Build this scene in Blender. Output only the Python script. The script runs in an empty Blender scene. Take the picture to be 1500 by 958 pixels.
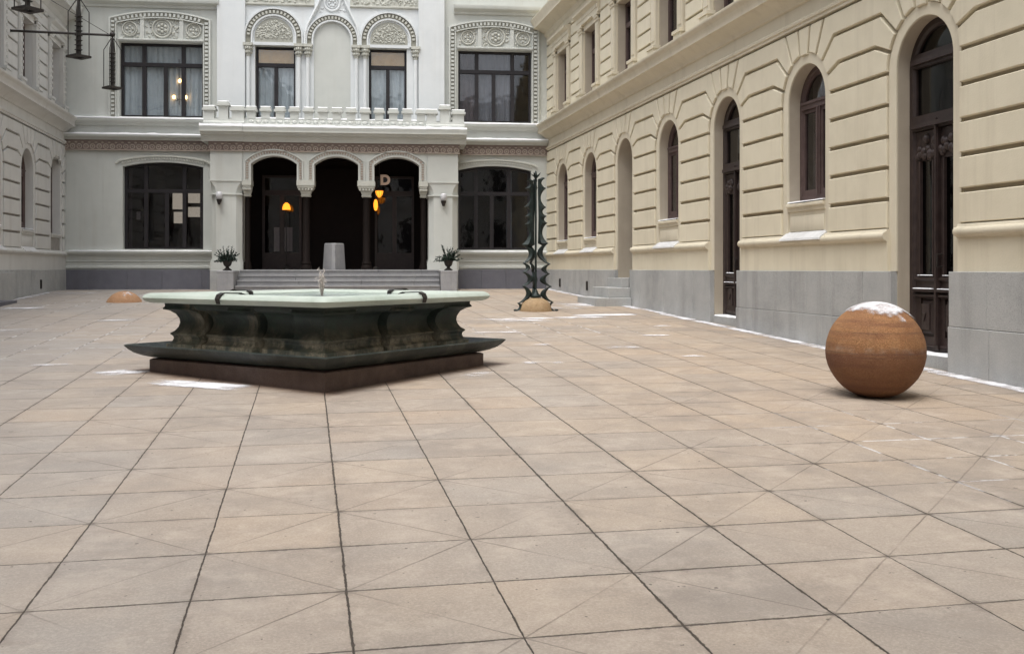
import bpy, bmesh, math, random
from mathutils import Vector, Matrix, noise as mnoise
from mathutils.geometry import tessellate_polygon
PI = math.pi
rnd = random.Random(7)
scene = bpy.context.scene
COL = scene.collection

# ------------------------------------------------------------------ helpers
class MB:
    def __init__(s): s.v = []; s.f = []
    def add(s, vs, fs):
        o = len(s.v); s.v += [tuple(p) for p in vs]; s.f += [tuple(i + o for i in f) for f in fs]
    def box(s, x0, x1, y0, y1, z0, z1):
        s.add([(x0,y0,z0),(x1,y0,z0),(x1,y1,z0),(x0,y1,z0),(x0,y0,z1),(x1,y0,z1),(x1,y1,z1),(x0,y1,z1)],
              [(0,3,2,1),(4,5,6,7),(0,1,5,4),(1,2,6,5),(2,3,7,6),(3,0,4,7)])
    def prism_xz(s, poly, y0, y1, bev=0.0, bd=0.0):
        """polygon in the wall plane; y0 = face towards the viewer; bev insets the front face over depth bd"""
        n = len(poly); vs = [(x, y1, z) for x, z in poly]
        if bev:
            ins = inset(poly, bev)
            vs += [(x, y0 + bd, z) for x, z in poly] + [(x, y0, z) for x, z in ins]
            rings = 3
        else:
            vs += [(x, y0, z) for x, z in poly]; rings = 2
        fs = []
        for r in range(rings - 1):
            for i in range(n):
                j = (i + 1) % n
                fs.append((r*n+i, r*n+j, (r+1)*n+j, (r+1)*n+i))
        o = len(s.v); s.add(vs, fs)
        for r in (0, rings - 1):
            pts = [[Vector((p[0], p[2], 0)) for p in vs[r*n:(r+1)*n]]]
            for t in tessellate_polygon(pts): s.f.append(tuple(o + r*n + k for k in t))
    def prism_xy(s, poly, z0, z1):
        n = len(poly); o = len(s.v)
        s.add([(x,y,z0) for x,y in poly] + [(x,y,z1) for x,y in poly], [(i,(i+1)%n,n+(i+1)%n,n+i) for i in range(n)])
        for t in tessellate_polygon([[Vector((x,y,0)) for x,y in poly]]):
            s.f.append(tuple(o+k for k in t)); s.f.append(tuple(o+n+k for k in t))
    def extr_x(s, prof, x0, x1):
        """closed profile [(y,z)] pulled along x"""
        n = len(prof); o = len(s.v)
        s.add([(x0,y,z) for y,z in prof] + [(x1,y,z) for y,z in prof], [(i,(i+1)%n,n+(i+1)%n,n+i) for i in range(n)])
        for t in tessellate_polygon([[Vector((y,z,0)) for y,z in prof]]):
            s.f.append(tuple(o+k for k in t)); s.f.append(tuple(o+n+k for k in t))
    def sweep(s, path, prof, closed=False):
        """path [(x,z)] in the wall plane, profile [(offset along left normal, y)] closed"""
        m = len(path); n = len(prof); vs = []
        for i, (x, z) in enumerate(path):
            a = path[(i-1) % m] if (i > 0 or closed) else None
            b = path[(i+1) % m] if (i < m-1 or closed) else None
            ds = []
            if a: d = Vector((x-a[0], z-a[1])); ds.append(d.normalized())
            if b: d = Vector((b[0]-x, b[1]-z)); ds.append(d.normalized())
            ns = [Vector((-d.y, d.x)) for d in ds]
            nn = ns[0] if len(ns) == 1 else (ns[0] + ns[1])
            if len(ns) == 2:
                nn.normalize(); nn = nn / max(0.35, nn.dot(ns[0]))
            for off, y in prof: vs.append((x + nn.x*off, y, z + nn.y*off))
        fs = []
        for i in range(m if closed else m-1):
            k = (i+1) % m
            for j in range(n):
                l = (j+1) % n
                fs.append((i*n+j, i*n+l, k*n+l, k*n+j))
        if not closed:
            fs.append(tuple(range(n))); fs.append(tuple((m-1)*n + j for j in range(n)))
        s.add(vs, fs)
    def lathe(s, prof, c, n=16, a0=0.0, sc=(1,1)):
        m = len(prof); vs = []
        for i in range(n):
            a = a0 + 2*PI*i/n
            for r, z in prof: vs.append((c[0]+r*math.cos(a)*sc[0], c[1]+r*math.sin(a)*sc[1], c[2]+z))
        fs = []
        for i in range(n):
            k = (i+1) % n
            for j in range(m-1): fs.append((i*m+j, k*m+j, k*m+j+1, i*m+j+1))
        if prof[0][0] > 1e-6: fs.append(tuple(i*m for i in range(n)))
        if prof[-1][0] > 1e-6: fs.append(tuple(i*m+m-1 for i in range(n)))
        s.add(vs, fs)
    def tube(s, pts, r, n=8, r2=None):
        pts = [Vector(p) for p in pts]; m = len(pts); vs = []; prev = None
        for i, p in enumerate(pts):
            d = (pts[min(i+1,m-1)] - pts[max(i-1,0)]).normalized()
            u = prev if prev is not None else (Vector((0,0,1)) if abs(d.z) < 0.9 else Vector((1,0,0)))
            u = (u - d*u.dot(d)).normalized(); prev = u; w = d.cross(u)
            rr = r if r2 is None else r + (r2-r)*i/(m-1)
            for j in range(n):
                a = 2*PI*j/n; vs.append(p + u*math.cos(a)*rr + w*math.sin(a)*rr)
        fs = [(i*n+j, i*n+(j+1)%n, (i+1)*n+(j+1)%n, (i+1)*n+j) for i in range(m-1) for j in range(n)]
        fs += [tuple(range(n)), tuple((m-1)*n+j for j in range(n))]
        s.add(vs, fs)
    def ball(s, c, r, n=12, m=8, sc=(1,1,1)):
        prof = [(max(0.0, math.sin(PI*k/m))*r, -math.cos(PI*k/m)*r) for k in range(m+1)]
        prof[0] = (0.0, -r); prof[-1] = (0.0, r)
        t = MB(); t.lathe(prof, (0,0,0), n)
        s.add([(c[0]+x*sc[0], c[1]+y*sc[1], c[2]+z*sc[2]) for x,y,z in t.v], t.f)
    def torus_xz(s, c, R, r, n=20, m=6, y=None):
        path = [(c[0]+R*math.cos(2*PI*i/n), c[2]+R*math.sin(2*PI*i/n)) for i in range(n)]
        prof = [(r*math.cos(2*PI*j/m), c[1]+r*math.sin(2*PI*j/m)) for j in range(m)]
        s.sweep(path, prof, True)
    def build(s, name, mat, parent=None, smooth=None, bevel=0.0, bseg=2, mats=None):
        me = bpy.data.meshes.new(name); me.from_pydata(s.v, [], s.f); me.validate()
        bm = bmesh.new(); bm.from_mesh(me)
        bmesh.ops.remove_doubles(bm, verts=bm.verts, dist=1e-5)
        bmesh.ops.recalc_face_normals(bm, faces=bm.faces); bm.to_mesh(me); bm.free()
        if mat: me.materials.append(mat)
        o = bpy.data.objects.new(name, me); COL.objects.link(o)
        if parent: o.parent = parent
        if smooth is not None:
            me.shade_smooth(); me.set_sharp_from_angle(angle=math.radians(smooth))
        if bevel:
            md = o.modifiers.new('bevel', 'BEVEL'); md.width = bevel; md.segments = bseg; md.limit_method = 'ANGLE'; md.angle_limit = math.radians(40)
            md.harden_normals = False
        return o

def inset(poly, d):
    n = len(poly); A = sum(poly[i][0]*poly[(i+1)%n][1]-poly[(i+1)%n][0]*poly[i][1] for i in range(n))
    sg = 1 if A > 0 else -1; out = []
    for i in range(n):
        a, p, b = Vector(poly[i-1]), Vector(poly[i]), Vector(poly[(i+1)%n])
        d1 = (p-a).normalized(); d2 = (b-p).normalized()
        n1 = Vector((-d1.y, d1.x))*sg; n2 = Vector((-d2.y, d2.x))*sg
        m = (n1+n2)
        if m.length < 1e-6: m = n1
        m.normalize(); m = m / max(0.4, m.dot(n1)); q = p + m*d
        out.append((q.x, q.y))
    return out

def arc(c, r, a0, a1, n, rz=None):
    rz = rz or r
    return [(c[0]+r*math.cos(math.radians(a0+(a1-a0)*i/n)), c[1]+rz*math.sin(math.radians(a0+(a1-a0)*i/n))) for i in range(n+1)]

def empty(name, label, cat, loc=(0,0,0), rz=0.0, group=None):
    o = bpy.data.objects.new(name, None); COL.objects.link(o); o.empty_display_size = 0.3
    o.location = loc; o.rotation_euler = (0,0,rz); return tag(o, label, cat, group)
def tag(o, label=None, cat=None, group=None, kind=None):
    if label: o['label'] = label
    if cat: o['category'] = cat
    if group: o['group'] = group
    if kind: o['kind'] = kind
    return o
def dup(o, parent=None):
    c = o.copy(); COL.objects.link(c)
    if parent: c.parent = parent
    for ch in list(o.children): dup(ch, c)
    return c

def wall_sheet(mb, outer, holes, y=0.0, depth=0.22, rv=None):
    loops = [outer] + [h for h, _ in holes]
    pts = [[Vector((x, z, 0)) for x, z in l] for l in loops]
    flat = [p for l in loops for p in l]
    mb.add([(x, y, z) for x, z in flat], [tuple(t) for t in tessellate_polygon(pts)])
    for h, dp in holes:
        dp = depth if dp is None else dp
        n = len(h)
        if rv is not None: rv.append(MB())
        (mb if rv is None else rv[-1]).add([(x, y, z) for x, z in h] + [(x, y+dp, z) for x, z in h], [(i,(i+1)%n,n+(i+1)%n,n+i) for i in range(n)])

# ------------------------------------------------------------------ materials
def new_mat(name):
    m = bpy.data.materials.new(name); m.use_nodes = True
    nt = m.node_tree; b = nt.nodes['Principled BSDF']; return m, nt, b
class NT:
    def __init__(s, nt): s.t = nt
    def n(s, ty, ins=None, **kw):
        d = s.t.nodes.new(ty)
        for k, v in kw.items(): setattr(d, k, v)
        for k, v in (ins or {}).items():
            if hasattr(v, 'is_output') or isinstance(v, bpy.types.NodeSocket): s.t.links.new(v, d.inputs[k])
            else: d.inputs[k].default_value = v
        return d
    def math(s, op, a, b=None, c=None, clamp=False):
        ins = {0: a}
        if b is not None: ins[1] = b
        if c is not None: ins[2] = c
        return s.n('ShaderNodeMath', ins, operation=op, use_clamp=clamp).outputs[0]
    def mix(s, f, a, b, bt='MIX'):
        d = s.t.nodes.new('ShaderNodeMix'); d.data_type = 'RGBA'; d.blend_type = bt
        for i, v in ((0, f), (6, a), (7, b)):
            if isinstance(v, bpy.types.NodeSocket): s.t.links.new(v, d.inputs[i])
            else: d.inputs[i].default_value = v if i == 0 else (*v[:3], 1)
        return d.outputs[2]
    def noise(s, vec, scale, detail=4, rough=0.55, out=0):
        return s.n('ShaderNodeTexNoise', {'Vector': vec, 'Scale': scale, 'Detail': detail, 'Roughness': rough}).outputs[out]
    def ramp(s, f, lo, hi):
        return s.n('ShaderNodeMapRange', {0: f, 1: lo, 2: hi, 3: 0.0, 4: 1.0}).outputs[0]
    def mapv(s, vec, scale):
        return s.n('ShaderNodeMapping', {'Vector': vec, 'Scale': scale}).outputs[0]
    def link(s, a, b): s.t.links.new(a, b)

def surface(name, cols, rough=0.7, big=0.5, mid=4.0, fine=60.0, streak=0.0, streak_col=(0.1,0.09,0.08), bump=0.15, bdist=0.004,
            speck=0.0, speck_col=(0.05,0.05,0.06), metal=0.0, spec=0.3):
    m, nt, b = new_mat(name); N = NT(nt)
    co = N.n('ShaderNodeTexCoord').outputs['Object']
    nb = N.noise(co, big, 5); nm = N.noise(co, mid, 6, 0.6); nf = N.noise(co, fine, 3)
    c = N.mix(N.ramp(nb, 0.35, 0.65), cols[0], cols[1])
    c = N.mix(N.math('MULTIPLY', N.ramp(nm, 0.35, 0.7), 0.55), c, cols[2])
    if streak:
        sv = N.mapv(co, (3.5, 3.5, 0.22)); ns = N.noise(sv, 1.0, 6, 0.65)
        c = N.mix(N.math('MULTIPLY', N.ramp(ns, 0.52, 0.78), streak), c, streak_col)
    if speck:
        v = N.noise(co, 140.0, 2, 0.7)
        c = N.mix(N.math('MULTIPLY', N.ramp(v, 0.52, 0.66), speck), c, speck_col)
        v2 = N.noise(co, 90.0, 2, 0.7)
        c = N.mix(N.math('MULTIPLY', N.ramp(v2, 0.58, 0.7), speck*0.6), c, tuple(min(1, k*1.7) for k in cols[0]))
    N.link(c, b.inputs['Base Color'])
    b.inputs['Roughness'].default_value = rough; b.inputs['Metallic'].default_value = metal
    b.inputs['Specular IOR Level'].default_value = spec
    h = N.math('ADD', N.math('MULTIPLY', nm, 0.6), N.math('MULTIPLY', nf, 0.5))
    bp = N.n('ShaderNodeBump', {'Height': h, 'Strength': bump, 'Distance': bdist*4})
    N.link(bp.outputs[0], b.inputs['Normal'])
    return m

def emit(name, col, st):
    m, nt, b = new_mat(name)
    b.inputs['Base Color'].default_value = (*col, 1); b.inputs['Emission Color'].default_value = (*col, 1)
    b.inputs['Emission Strength'].default_value = st; return m

def glass(name, tint, refl=1.0, rough=0.02, f0=0.06):
    m, nt, b = new_mat(name); N = NT(nt)
    out = nt.nodes['Material Output']; nt.nodes.remove(b)
    co = N.n('ShaderNodeTexCoord').outputs['Object']
    bp = N.n('ShaderNodeBump', {'Height': N.noise(co, 1.6, 2), 'Strength': 0.12, 'Distance': 0.05})
    t = N.n('ShaderNodeBsdfTransparent', {'Color': (*tint, 1)})
    g = N.n('ShaderNodeBsdfGlossy', {'Color': (refl, refl, refl, 1), 'Roughness': rough, 'Normal': bp.outputs[0]})
    lw = N.n('ShaderNodeLayerWeight', {'Blend': 0.5})          # Schlick reflectance of a thin sheet, the same from both sides
    fr = N.math('ADD', f0, N.math('MULTIPLY', N.math('POWER', lw.outputs['Facing'], 4.0), 0.92-f0))
    mx = N.n('ShaderNodeMixShader', {0: fr, 1: t.outputs[0], 2: g.outputs[0]})
    N.link(mx.outputs[0], out.inputs['Surface']); return m

M = {}
M['cream'] = surface('cream_plaster', [(0.685,0.625,0.48),(0.615,0.56,0.43),(0.74,0.68,0.535)], 0.85, 0.45, 2.2, 45, 0.32, (0.36,0.30,0.22), 0.3, 0.003)
M['cream_trim'] = surface('cream_trim_plaster', [(0.645,0.585,0.455),(0.58,0.525,0.405),(0.69,0.63,0.50)], 0.85, 0.4, 2.5, 45, 0.30, (0.26,0.21,0.15), 0.2, 0.003)
M['joint_cream'] = surface('shaded_soiled_joint_plaster', [(0.42,0.36,0.265),(0.34,0.29,0.215),(0.50,0.435,0.33)], 0.9, 0.8, 4, 45, 0.3, (0.16,0.13,0.10), 0.2)  # groove shade put into the sheet's colour along with joint dirt
M['joint_grey'] = surface('shaded_soiled_grey_joint_plaster', [(0.33,0.31,0.28),(0.26,0.245,0.225),(0.40,0.38,0.35)], 0.9, 0.8, 4, 45, 0.3, (0.15,0.135,0.12), 0.2)  # grey wing: shade of the grooves and joint dirt in one colour
M['reveal'] = surface('darker_cream_plaster', [(0.46,0.40,0.315),(0.40,0.345,0.275),(0.50,0.44,0.35)], 0.85, 0.5, 3, 45, 0.3, (0.27,0.22,0.16), 0.2, 0.003)  # darker, browner plaster for the opening reveals
M['greyp'] = surface('grey_white_plaster', [(0.58,0.575,0.55),(0.53,0.525,0.50),(0.62,0.615,0.585)], 0.85, 0.35, 2.4, 45, 0.3, (0.30,0.26,0.21), 0.25, 0.003)
M['white'] = surface('off_white_plaster', [(0.53,0.545,0.51),(0.48,0.495,0.465),(0.57,0.58,0.545)], 0.85, 0.4, 2.4, 45, 0.28, (0.36,0.33,0.27), 0.2, 0.003)
M['white_hi'] = surface('clean_white_plaster', [(0.65,0.675,0.68),(0.60,0.625,0.63),(0.69,0.71,0.71)], 0.85, 0.4, 2.4, 45, 0.2, (0.45,0.43,0.38), 0.2, 0.003)
M['relief'] = surface('relief_plaster', [(0.50,0.505,0.455),(0.43,0.43,0.38),(0.54,0.54,0.49)], 0.85, 1.0, 6, 45, 0.2, (0.3,0.27,0.21), 0.3, 0.004)
M['frieze'] = surface('brown_frieze_plaster', [(0.20,0.155,0.13),(0.16,0.12,0.105),(0.26,0.21,0.18)], 0.9, 1.2, 7, 50, 0.3, (0.14,0.10,0.08), 0.3, 0.004)
M['frieze_hi'] = surface('pinkish_relief_plaster', [(0.38,0.325,0.275),(0.32,0.265,0.225),(0.44,0.385,0.335)], 0.9, 1.2, 7, 50, 0.2, (0.25,0.19,0.15), 0.3, 0.004)
M['relief_dark'] = surface('darker_relief_plaster', [(0.36,0.36,0.315),(0.31,0.31,0.27),(0.41,0.41,0.36)], 0.9, 1.0, 6, 45, 0.2, (0.22,0.2,0.16), 0.2)  # darker ground behind the tympanum relief
M['bed'] = surface('dark_relief_ground', [(0.26,0.255,0.215),(0.21,0.205,0.17),(0.32,0.315,0.27)], 0.9, 1.0, 6, 45, 0.2, (0.15,0.14,0.11), 0.2)  # darker ground showing between the beads
M['granite'] = surface('grey_granite', [(0.42,0.425,0.415),(0.33,0.335,0.33),(0.49,0.485,0.465)], 0.7, 0.8, 3.5, 80, 0.5, (0.18,0.172,0.165), 0.25, 0.003, 0.5)
M['granite_dark'] = surface('dark_grey_granite', [(0.135,0.135,0.158),(0.11,0.11,0.13),(0.16,0.16,0.18)], 0.65, 0.8, 5, 80, 0.4, (0.09,0.085,0.09), 0.25, 0.003, 0.4)
M['step'] = surface('step_granite', [(0.32,0.32,0.325),(0.265,0.265,0.275),(0.38,0.378,0.375)], 0.7, 1.0, 5, 80, 0.3, (0.17,0.165,0.17), 0.25, 0.003, 0.45)
M['wood'] = surface('brown_varnished_wood', [(0.034,0.023,0.021),(0.023,0.015,0.014),(0.055,0.038,0.034)], 0.42, 1.5, 9, 60, 0.4, (0.035,0.022,0.02), 0.2, 0.002, spec=0.4)
M['sash'] = surface('mauve_brown_window_paint', [(0.090,0.060,0.056),(0.068,0.044,0.041),(0.12,0.085,0.078)], 0.5, 1.5, 9, 60, 0.4, (0.06,0.04,0.035), 0.2, 0.002)
M['darkframe'] = surface('dark_bronze_frame', [(0.022,0.020,0.022),(0.016,0.014,0.016),(0.032,0.028,0.03)], 0.45, 1.5, 9, 60, 0, bump=0.1)
M['iron'] = surface('black_wrought_iron', [(0.018,0.017,0.016),(0.012,0.011,0.011),(0.04,0.028,0.02)], 0.55, 3, 14, 70, 0, bump=0.3, spec=0.4)
M['verdigris'] = surface('dark_patinated_bronze', [(0.013,0.020,0.018),(0.009,0.013,0.012),(0.030,0.052,0.046)], 0.5, 2.0, 7, 60, 0.5, (0.012,0.012,0.01), 0.35, 0.004, metal=0.25, spec=0.4)
M['dark'] = surface('dark_interior', [(0.020,0.016,0.014),(0.015,0.012,0.011),(0.026,0.02,0.018)], 0.8, 0.7, 4, 30, 0, bump=0.05)
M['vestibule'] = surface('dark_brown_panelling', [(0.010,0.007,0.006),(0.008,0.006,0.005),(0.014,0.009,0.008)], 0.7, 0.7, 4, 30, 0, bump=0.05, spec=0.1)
M['curtain'] = surface('sheer_curtain', [(0.42,0.45,0.47),(0.34,0.37,0.39),(0.50,0.52,0.53)], 0.9, 1, 5, 40, 0.3, (0.38,0.42,0.45), 0.1)
M['curtain_warm'] = surface('warm_curtain', [(0.60,0.36,0.14),(0.50,0.30,0.11),(0.66,0.43,0.20)], 0.9, 1, 5, 40, 0.3, (0.36,0.30,0.22), 0.1)
M['curtain_dim'] = surface('dim_curtain', [(0.24,0.20,0.20),(0.18,0.15,0.155),(0.30,0.26,0.25)], 0.9, 1, 5, 40, 0.3, (0.09,0.07,0.07), 0.1)
M['paper'] = surface('pale_notice', [(0.55,0.47,0.44),(0.5,0.43,0.40),(0.6,0.52,0.48)], 0.8, 2, 8, 40, 0, bump=0.05)
M['glass'] = glass('window_glass', (0.94,0.96,0.97), 0.85)
M['glass_dark'] = glass('dark_window_glass', (0.50,0.50,0.52), 0.85, 0.03, 0.05)
M['glass_wet'] = glass('old_window_glass', (0.72,0.72,0.74), 0.8, 0.04, 0.06)
M['amber'] = emit('amber_lamp_glass', (1.0, 0.29, 0.022), 1.0)
M['bulb'] = emit('warm_bulb', (1.0, 0.55, 0.2), 4.0)
M['pane_reflection'] = emit('glowing_pane_reflection', (1.0, 0.88, 0.68), 0.5)  # glow standing in for bright reflections in the window panes
M['flash'] = surface('frosted_zinc_flashing', [(0.62,0.62,0.61),(0.52,0.52,0.515),(0.74,0.74,0.74)], 0.6, 2, 9, 60, 0.3, (0.36,0.34,0.31), 0.2)
M['ftray'] = surface('worn_green_black_stone', [(0.008,0.012,0.011),(0.013,0.020,0.018),(0.034,0.044,0.037)], 0.45, 1.6, 5, 60, 0.65, (0.17,0.17,0.14), 0.4, 0.006, spec=0.4)
M['opal'] = surface('opal_glass_shade', [(0.50,0.50,0.51),(0.46,0.46,0.47),(0.54,0.54,0.55)], 0.25, 2, 6, 40, 0, bump=0.02, spec=0.5)
M['marble'] = surface('pale_green_marble', [(0.43,0.485,0.425),(0.36,0.425,0.37),(0.54,0.58,0.53)], 0.5, 0.9, 3.5, 60, 0.45, (0.22,0.25,0.2), bump=0.12, spec=0.35)
M['ball'] = None

# snow
def snow_mat():
    m, nt, b = new_mat('snow'); N = NT(nt)
    co = N.n('ShaderNodeTexCoord').outputs['Object']
    n1 = N.noise(co, 9, 5); n2 = N.noise(co, 70, 3)
    N.link(N.mix(n1, (0.86,0.87,0.89), (0.92,0.925,0.935)), b.inputs['Base Color'])
    b.inputs['Roughness'].default_value = 0.75
    b.inputs['Specular IOR Level'].default_value = 0.2
    bp = N.n('ShaderNodeBump', {'Height': N.math('ADD', n1, N.math('MULTIPLY', n2, 0.4)), 'Strength': 0.4, 'Distance': 0.02})
    N.link(bp.outputs[0], b.inputs['Normal']); return m
M['snow'] = snow_mat()

# thin snow that breaks up at its edge (frosty patches on the paving)
def frost_mat():
    m, nt, b = new_mat('patchy_snow'); N = NT(nt)
    co = N.n('ShaderNodeNewGeometry').outputs['Position']
    n1 = N.noise(N.mapv(co, (1.0, 1.6, 1)), 2.6, 6, 0.65); n2 = N.noise(co, 45, 3)
    at = N.n('ShaderNodeAttribute', attribute_name='cover').outputs['Fac']
    a = N.math('SUBTRACT', N.math('ADD', at, N.math('MULTIPLY', N.math('SUBTRACT', n1, 0.5), 2.3)), 0.42)
    a = N.math('ADD', a, N.math('MULTIPLY', N.math('SUBTRACT', n2, 0.5), 0.6))
    a = N.math('MINIMUM', N.math('MULTIPLY', a, 1.2, clamp=True), 0.88)
    b.inputs['Base Color'].default_value = (0.80,0.80,0.83,1); b.inputs['Roughness'].default_value = 0.8
    b.inputs['Specular IOR Level'].default_value = 0.2
    N.link(a, b.inputs['Alpha']); return m
M['frost'] = frost_mat()

def ball_mat(name, cols, top, snow=False, bands=True, cover=(0.30,0.42)):
    m, nt, b = new_mat(name); N = NT(nt)
    co = N.n('ShaderNodeTexCoord').outputs['Object']
    sp = N.n('ShaderNodeSeparateXYZ', {0: co}).outputs
    nb = N.noise(co, 2.2, 5); nm = N.noise(co, 9, 6, 0.65); nf = N.noise(co, 75, 3, 0.7)
    c = N.mix(N.ramp(nb, 0.35, 0.65), cols[0], cols[1])
    c = N.mix(N.math('MULTIPLY', N.ramp(nm, 0.4, 0.7), 0.6), c, cols[2])
    c = N.mix(N.math('MULTIPLY', N.ramp(nf, 0.50, 0.66), 0.45), c, tuple(k*0.4 for k in cols[0]))
    c = N.mix(N.math('MULTIPLY', N.ramp(nf, 0.46, 0.36), 0.3), c, tuple(min(1.0, k*1.5) for k in cols[2]))
    if bands:
        bz = N.noise(N.mapv(co, (0.5, 0.5, 7.0)), 1.7, 5, 0.6)
        c = N.mix(N.math('MULTIPLY', N.ramp(bz, 0.46, 0.62), 0.6), c, (0.15,0.066,0.04))
        c = N.mix(N.math('MULTIPLY', N.ramp(N.math('ADD', sp[2], N.math('MULTIPLY', nb, 0.25)), 0.17, 0.07), 0.5), c, (0.13,0.055,0.036))   # darker across the lower half of the ball
        zz = N.math('ADD', sp[2], N.math('MULTIPLY', nb, 0.02))
        for h, w, s_ in ((0.215, 0.006, 0.6), (0.01, 0.006, 0.85), (0.055, 0.02, 0.25), (-0.03, 0.012, 0.35)):
            d = N.math('ABSOLUTE', N.math('SUBTRACT', zz, h))
            l = N.math('MULTIPLY', N.math('SUBTRACT', 1.0, N.ramp(d, 0.0, w)), N.math('MULTIPLY', N.ramp(nm, 0.3, 0.6), s_))
            c = N.mix(l, c, (0.06,0.04,0.035))
        d = N.math('ABSOLUTE', N.math('SUBTRACT', zz, 0.04))
        c = N.mix(N.math('MULTIPLY', N.math('SUBTRACT', 1.0, N.ramp(d, 0.0, 0.05)), N.math('MULTIPLY', N.ramp(nm, 0.44, 0.66), 0.28)), c, (0.42,0.36,0.32))
    rgh = 0.75
    N.link(c, b.inputs['Base Color']); b.inputs['Roughness'].default_value = rgh; b.inputs['Specular IOR Level'].default_value = 0.25
    bp = N.n('ShaderNodeBump', {'Height': N.math('ADD', nm, N.math('MULTIPLY', nf, 0.7)), 'Strength': 0.9, 'Distance': 0.02})
    N.link(bp.outputs[0], b.inputs['Normal']); return m
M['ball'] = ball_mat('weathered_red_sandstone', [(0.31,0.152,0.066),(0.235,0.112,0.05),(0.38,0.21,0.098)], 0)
M['ochre'] = ball_mat('ochre_stone', [(0.36,0.25,0.14),(0.30,0.195,0.10),(0.43,0.32,0.20)], 0, bands=False)
M['rusty'] = ball_mat('orange_brown_stone', [(0.40,0.225,0.12),(0.32,0.17,0.09),(0.46,0.29,0.17)], 0, bands=False)
M['fbase'] = surface('brown_red_granite', [(0.145,0.098,0.08),(0.095,0.068,0.058),(0.22,0.155,0.128)], 0.6, 1.2, 7, 60, 0.5, (0.04,0.028,0.024), 0.6, 0.006, 0.75)

def fountain_mat():
    m, nt, b = new_mat('algae_stained_dark_stone'); N = NT(nt)
    co = N.n('ShaderNodeTexCoord').outputs['Object']
    nb = N.noise(co, 1.3, 6, 0.6); nm = N.noise(co, 6, 6, 0.65); nf = N.noise(co, 60, 3)
    st = N.noise(N.mapv(co, (2.6, 2.6, 0.35)), 1.2, 6, 0.65)
    c = N.mix(N.ramp(nb, 0.38, 0.62), (0.011,0.018,0.016), (0.024,0.032,0.025))
    c = N.mix(N.math('MULTIPLY', N.ramp(nm, 0.5, 0.68), 0.6), c, (0.035,0.06,0.045))
    c = N.mix(N.math('MULTIPLY', N.ramp(st, 0.56, 0.72), 0.75), c, (0.15,0.125,0.085))
    c = N.mix(N.math('MULTIPLY', N.math('MULTIPLY', N.ramp(st, 0.64, 0.76), N.ramp(nm, 0.48, 0.6)), 0.7), c, (0.30,0.27,0.22))
    sz = N.n('ShaderNodeSeparateXYZ', {0: co}).outputs                       # lime and algae where the splash runs down the foot of the bowl
    low = N.math('MULTIPLY', N.math('SUBTRACT', 1.0, N.ramp(N.math('ADD', sz[2], N.math('MULTIPLY', N.math('SUBTRACT', nm, 0.5), 0.30)), 0.78, 0.98)), N.ramp(nb, 0.34, 0.52))
    c = N.mix(N.math('MULTIPLY', N.math('MULTIPLY', low, N.ramp(st, 0.34, 0.5)), 0.9), c, N.mix(N.ramp(nm, 0.42, 0.6), (0.05,0.05,0.032), (0.26,0.215,0.15)))
    c = N.mix(N.math('MULTIPLY', N.math('MULTIPLY', low, N.ramp(nf, 0.45, 0.65)), 0.5), c, (0.03,0.035,0.025))
    N.link(c, b.inputs['Base Color'])
    N.link(N.math('ADD', 0.38, N.math('MULTIPLY', nm, 0.35)), b.inputs['Roughness'])
    b.inputs['Specular IOR Level'].default_value = 0.35
    bp = N.n('ShaderNodeBump', {'Height': N.math('ADD', nm, N.math('MULTIPLY', nf, 0.4)), 'Strength': 0.4, 'Distance': 0.015})
    N.link(bp.outputs[0], b.inputs['Normal']); return m
M['fstone'] = fountain_mat()

def water_mat():
    m, nt, b = new_mat('basin_water'); N = NT(nt)
    co = N.n('ShaderNodeTexCoord').outputs['Object']
    b.inputs['Base Color'].default_value = (0.30,0.36,0.36,1); b.inputs['Roughness'].default_value = 0.08
    bp = N.n('ShaderNodeBump', {'Height': N.noise(co, 9, 3), 'Strength': 0.25, 'Distance': 0.02})
    N.link(bp.outputs[0], b.inputs['Normal']); return m
M['water'] = water_mat()
def jet_mat():
    m, nt, b = new_mat('water_jet'); N = NT(nt)
    b.inputs['Base Color'].default_value = (0.80,0.70,0.62,1); b.inputs['Roughness'].default_value = 0.15; b.inputs['Alpha'].default_value = 0.15
    return m
M['jet'] = jet_mat()
M['leaf'] = surface('dark_evergreen_needles', [(0.018,0.035,0.026),(0.012,0.024,0.018),(0.03,0.05,0.035)], 0.7, 8, 30, 60, 0, bump=0.1)
M['letter'] = surface('tarnished_gilt_letter', [(0.50,0.36,0.27),(0.45,0.31,0.23),(0.55,0.42,0.32)], 0.6, 4, 12, 60, 0, bump=0.1)

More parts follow.
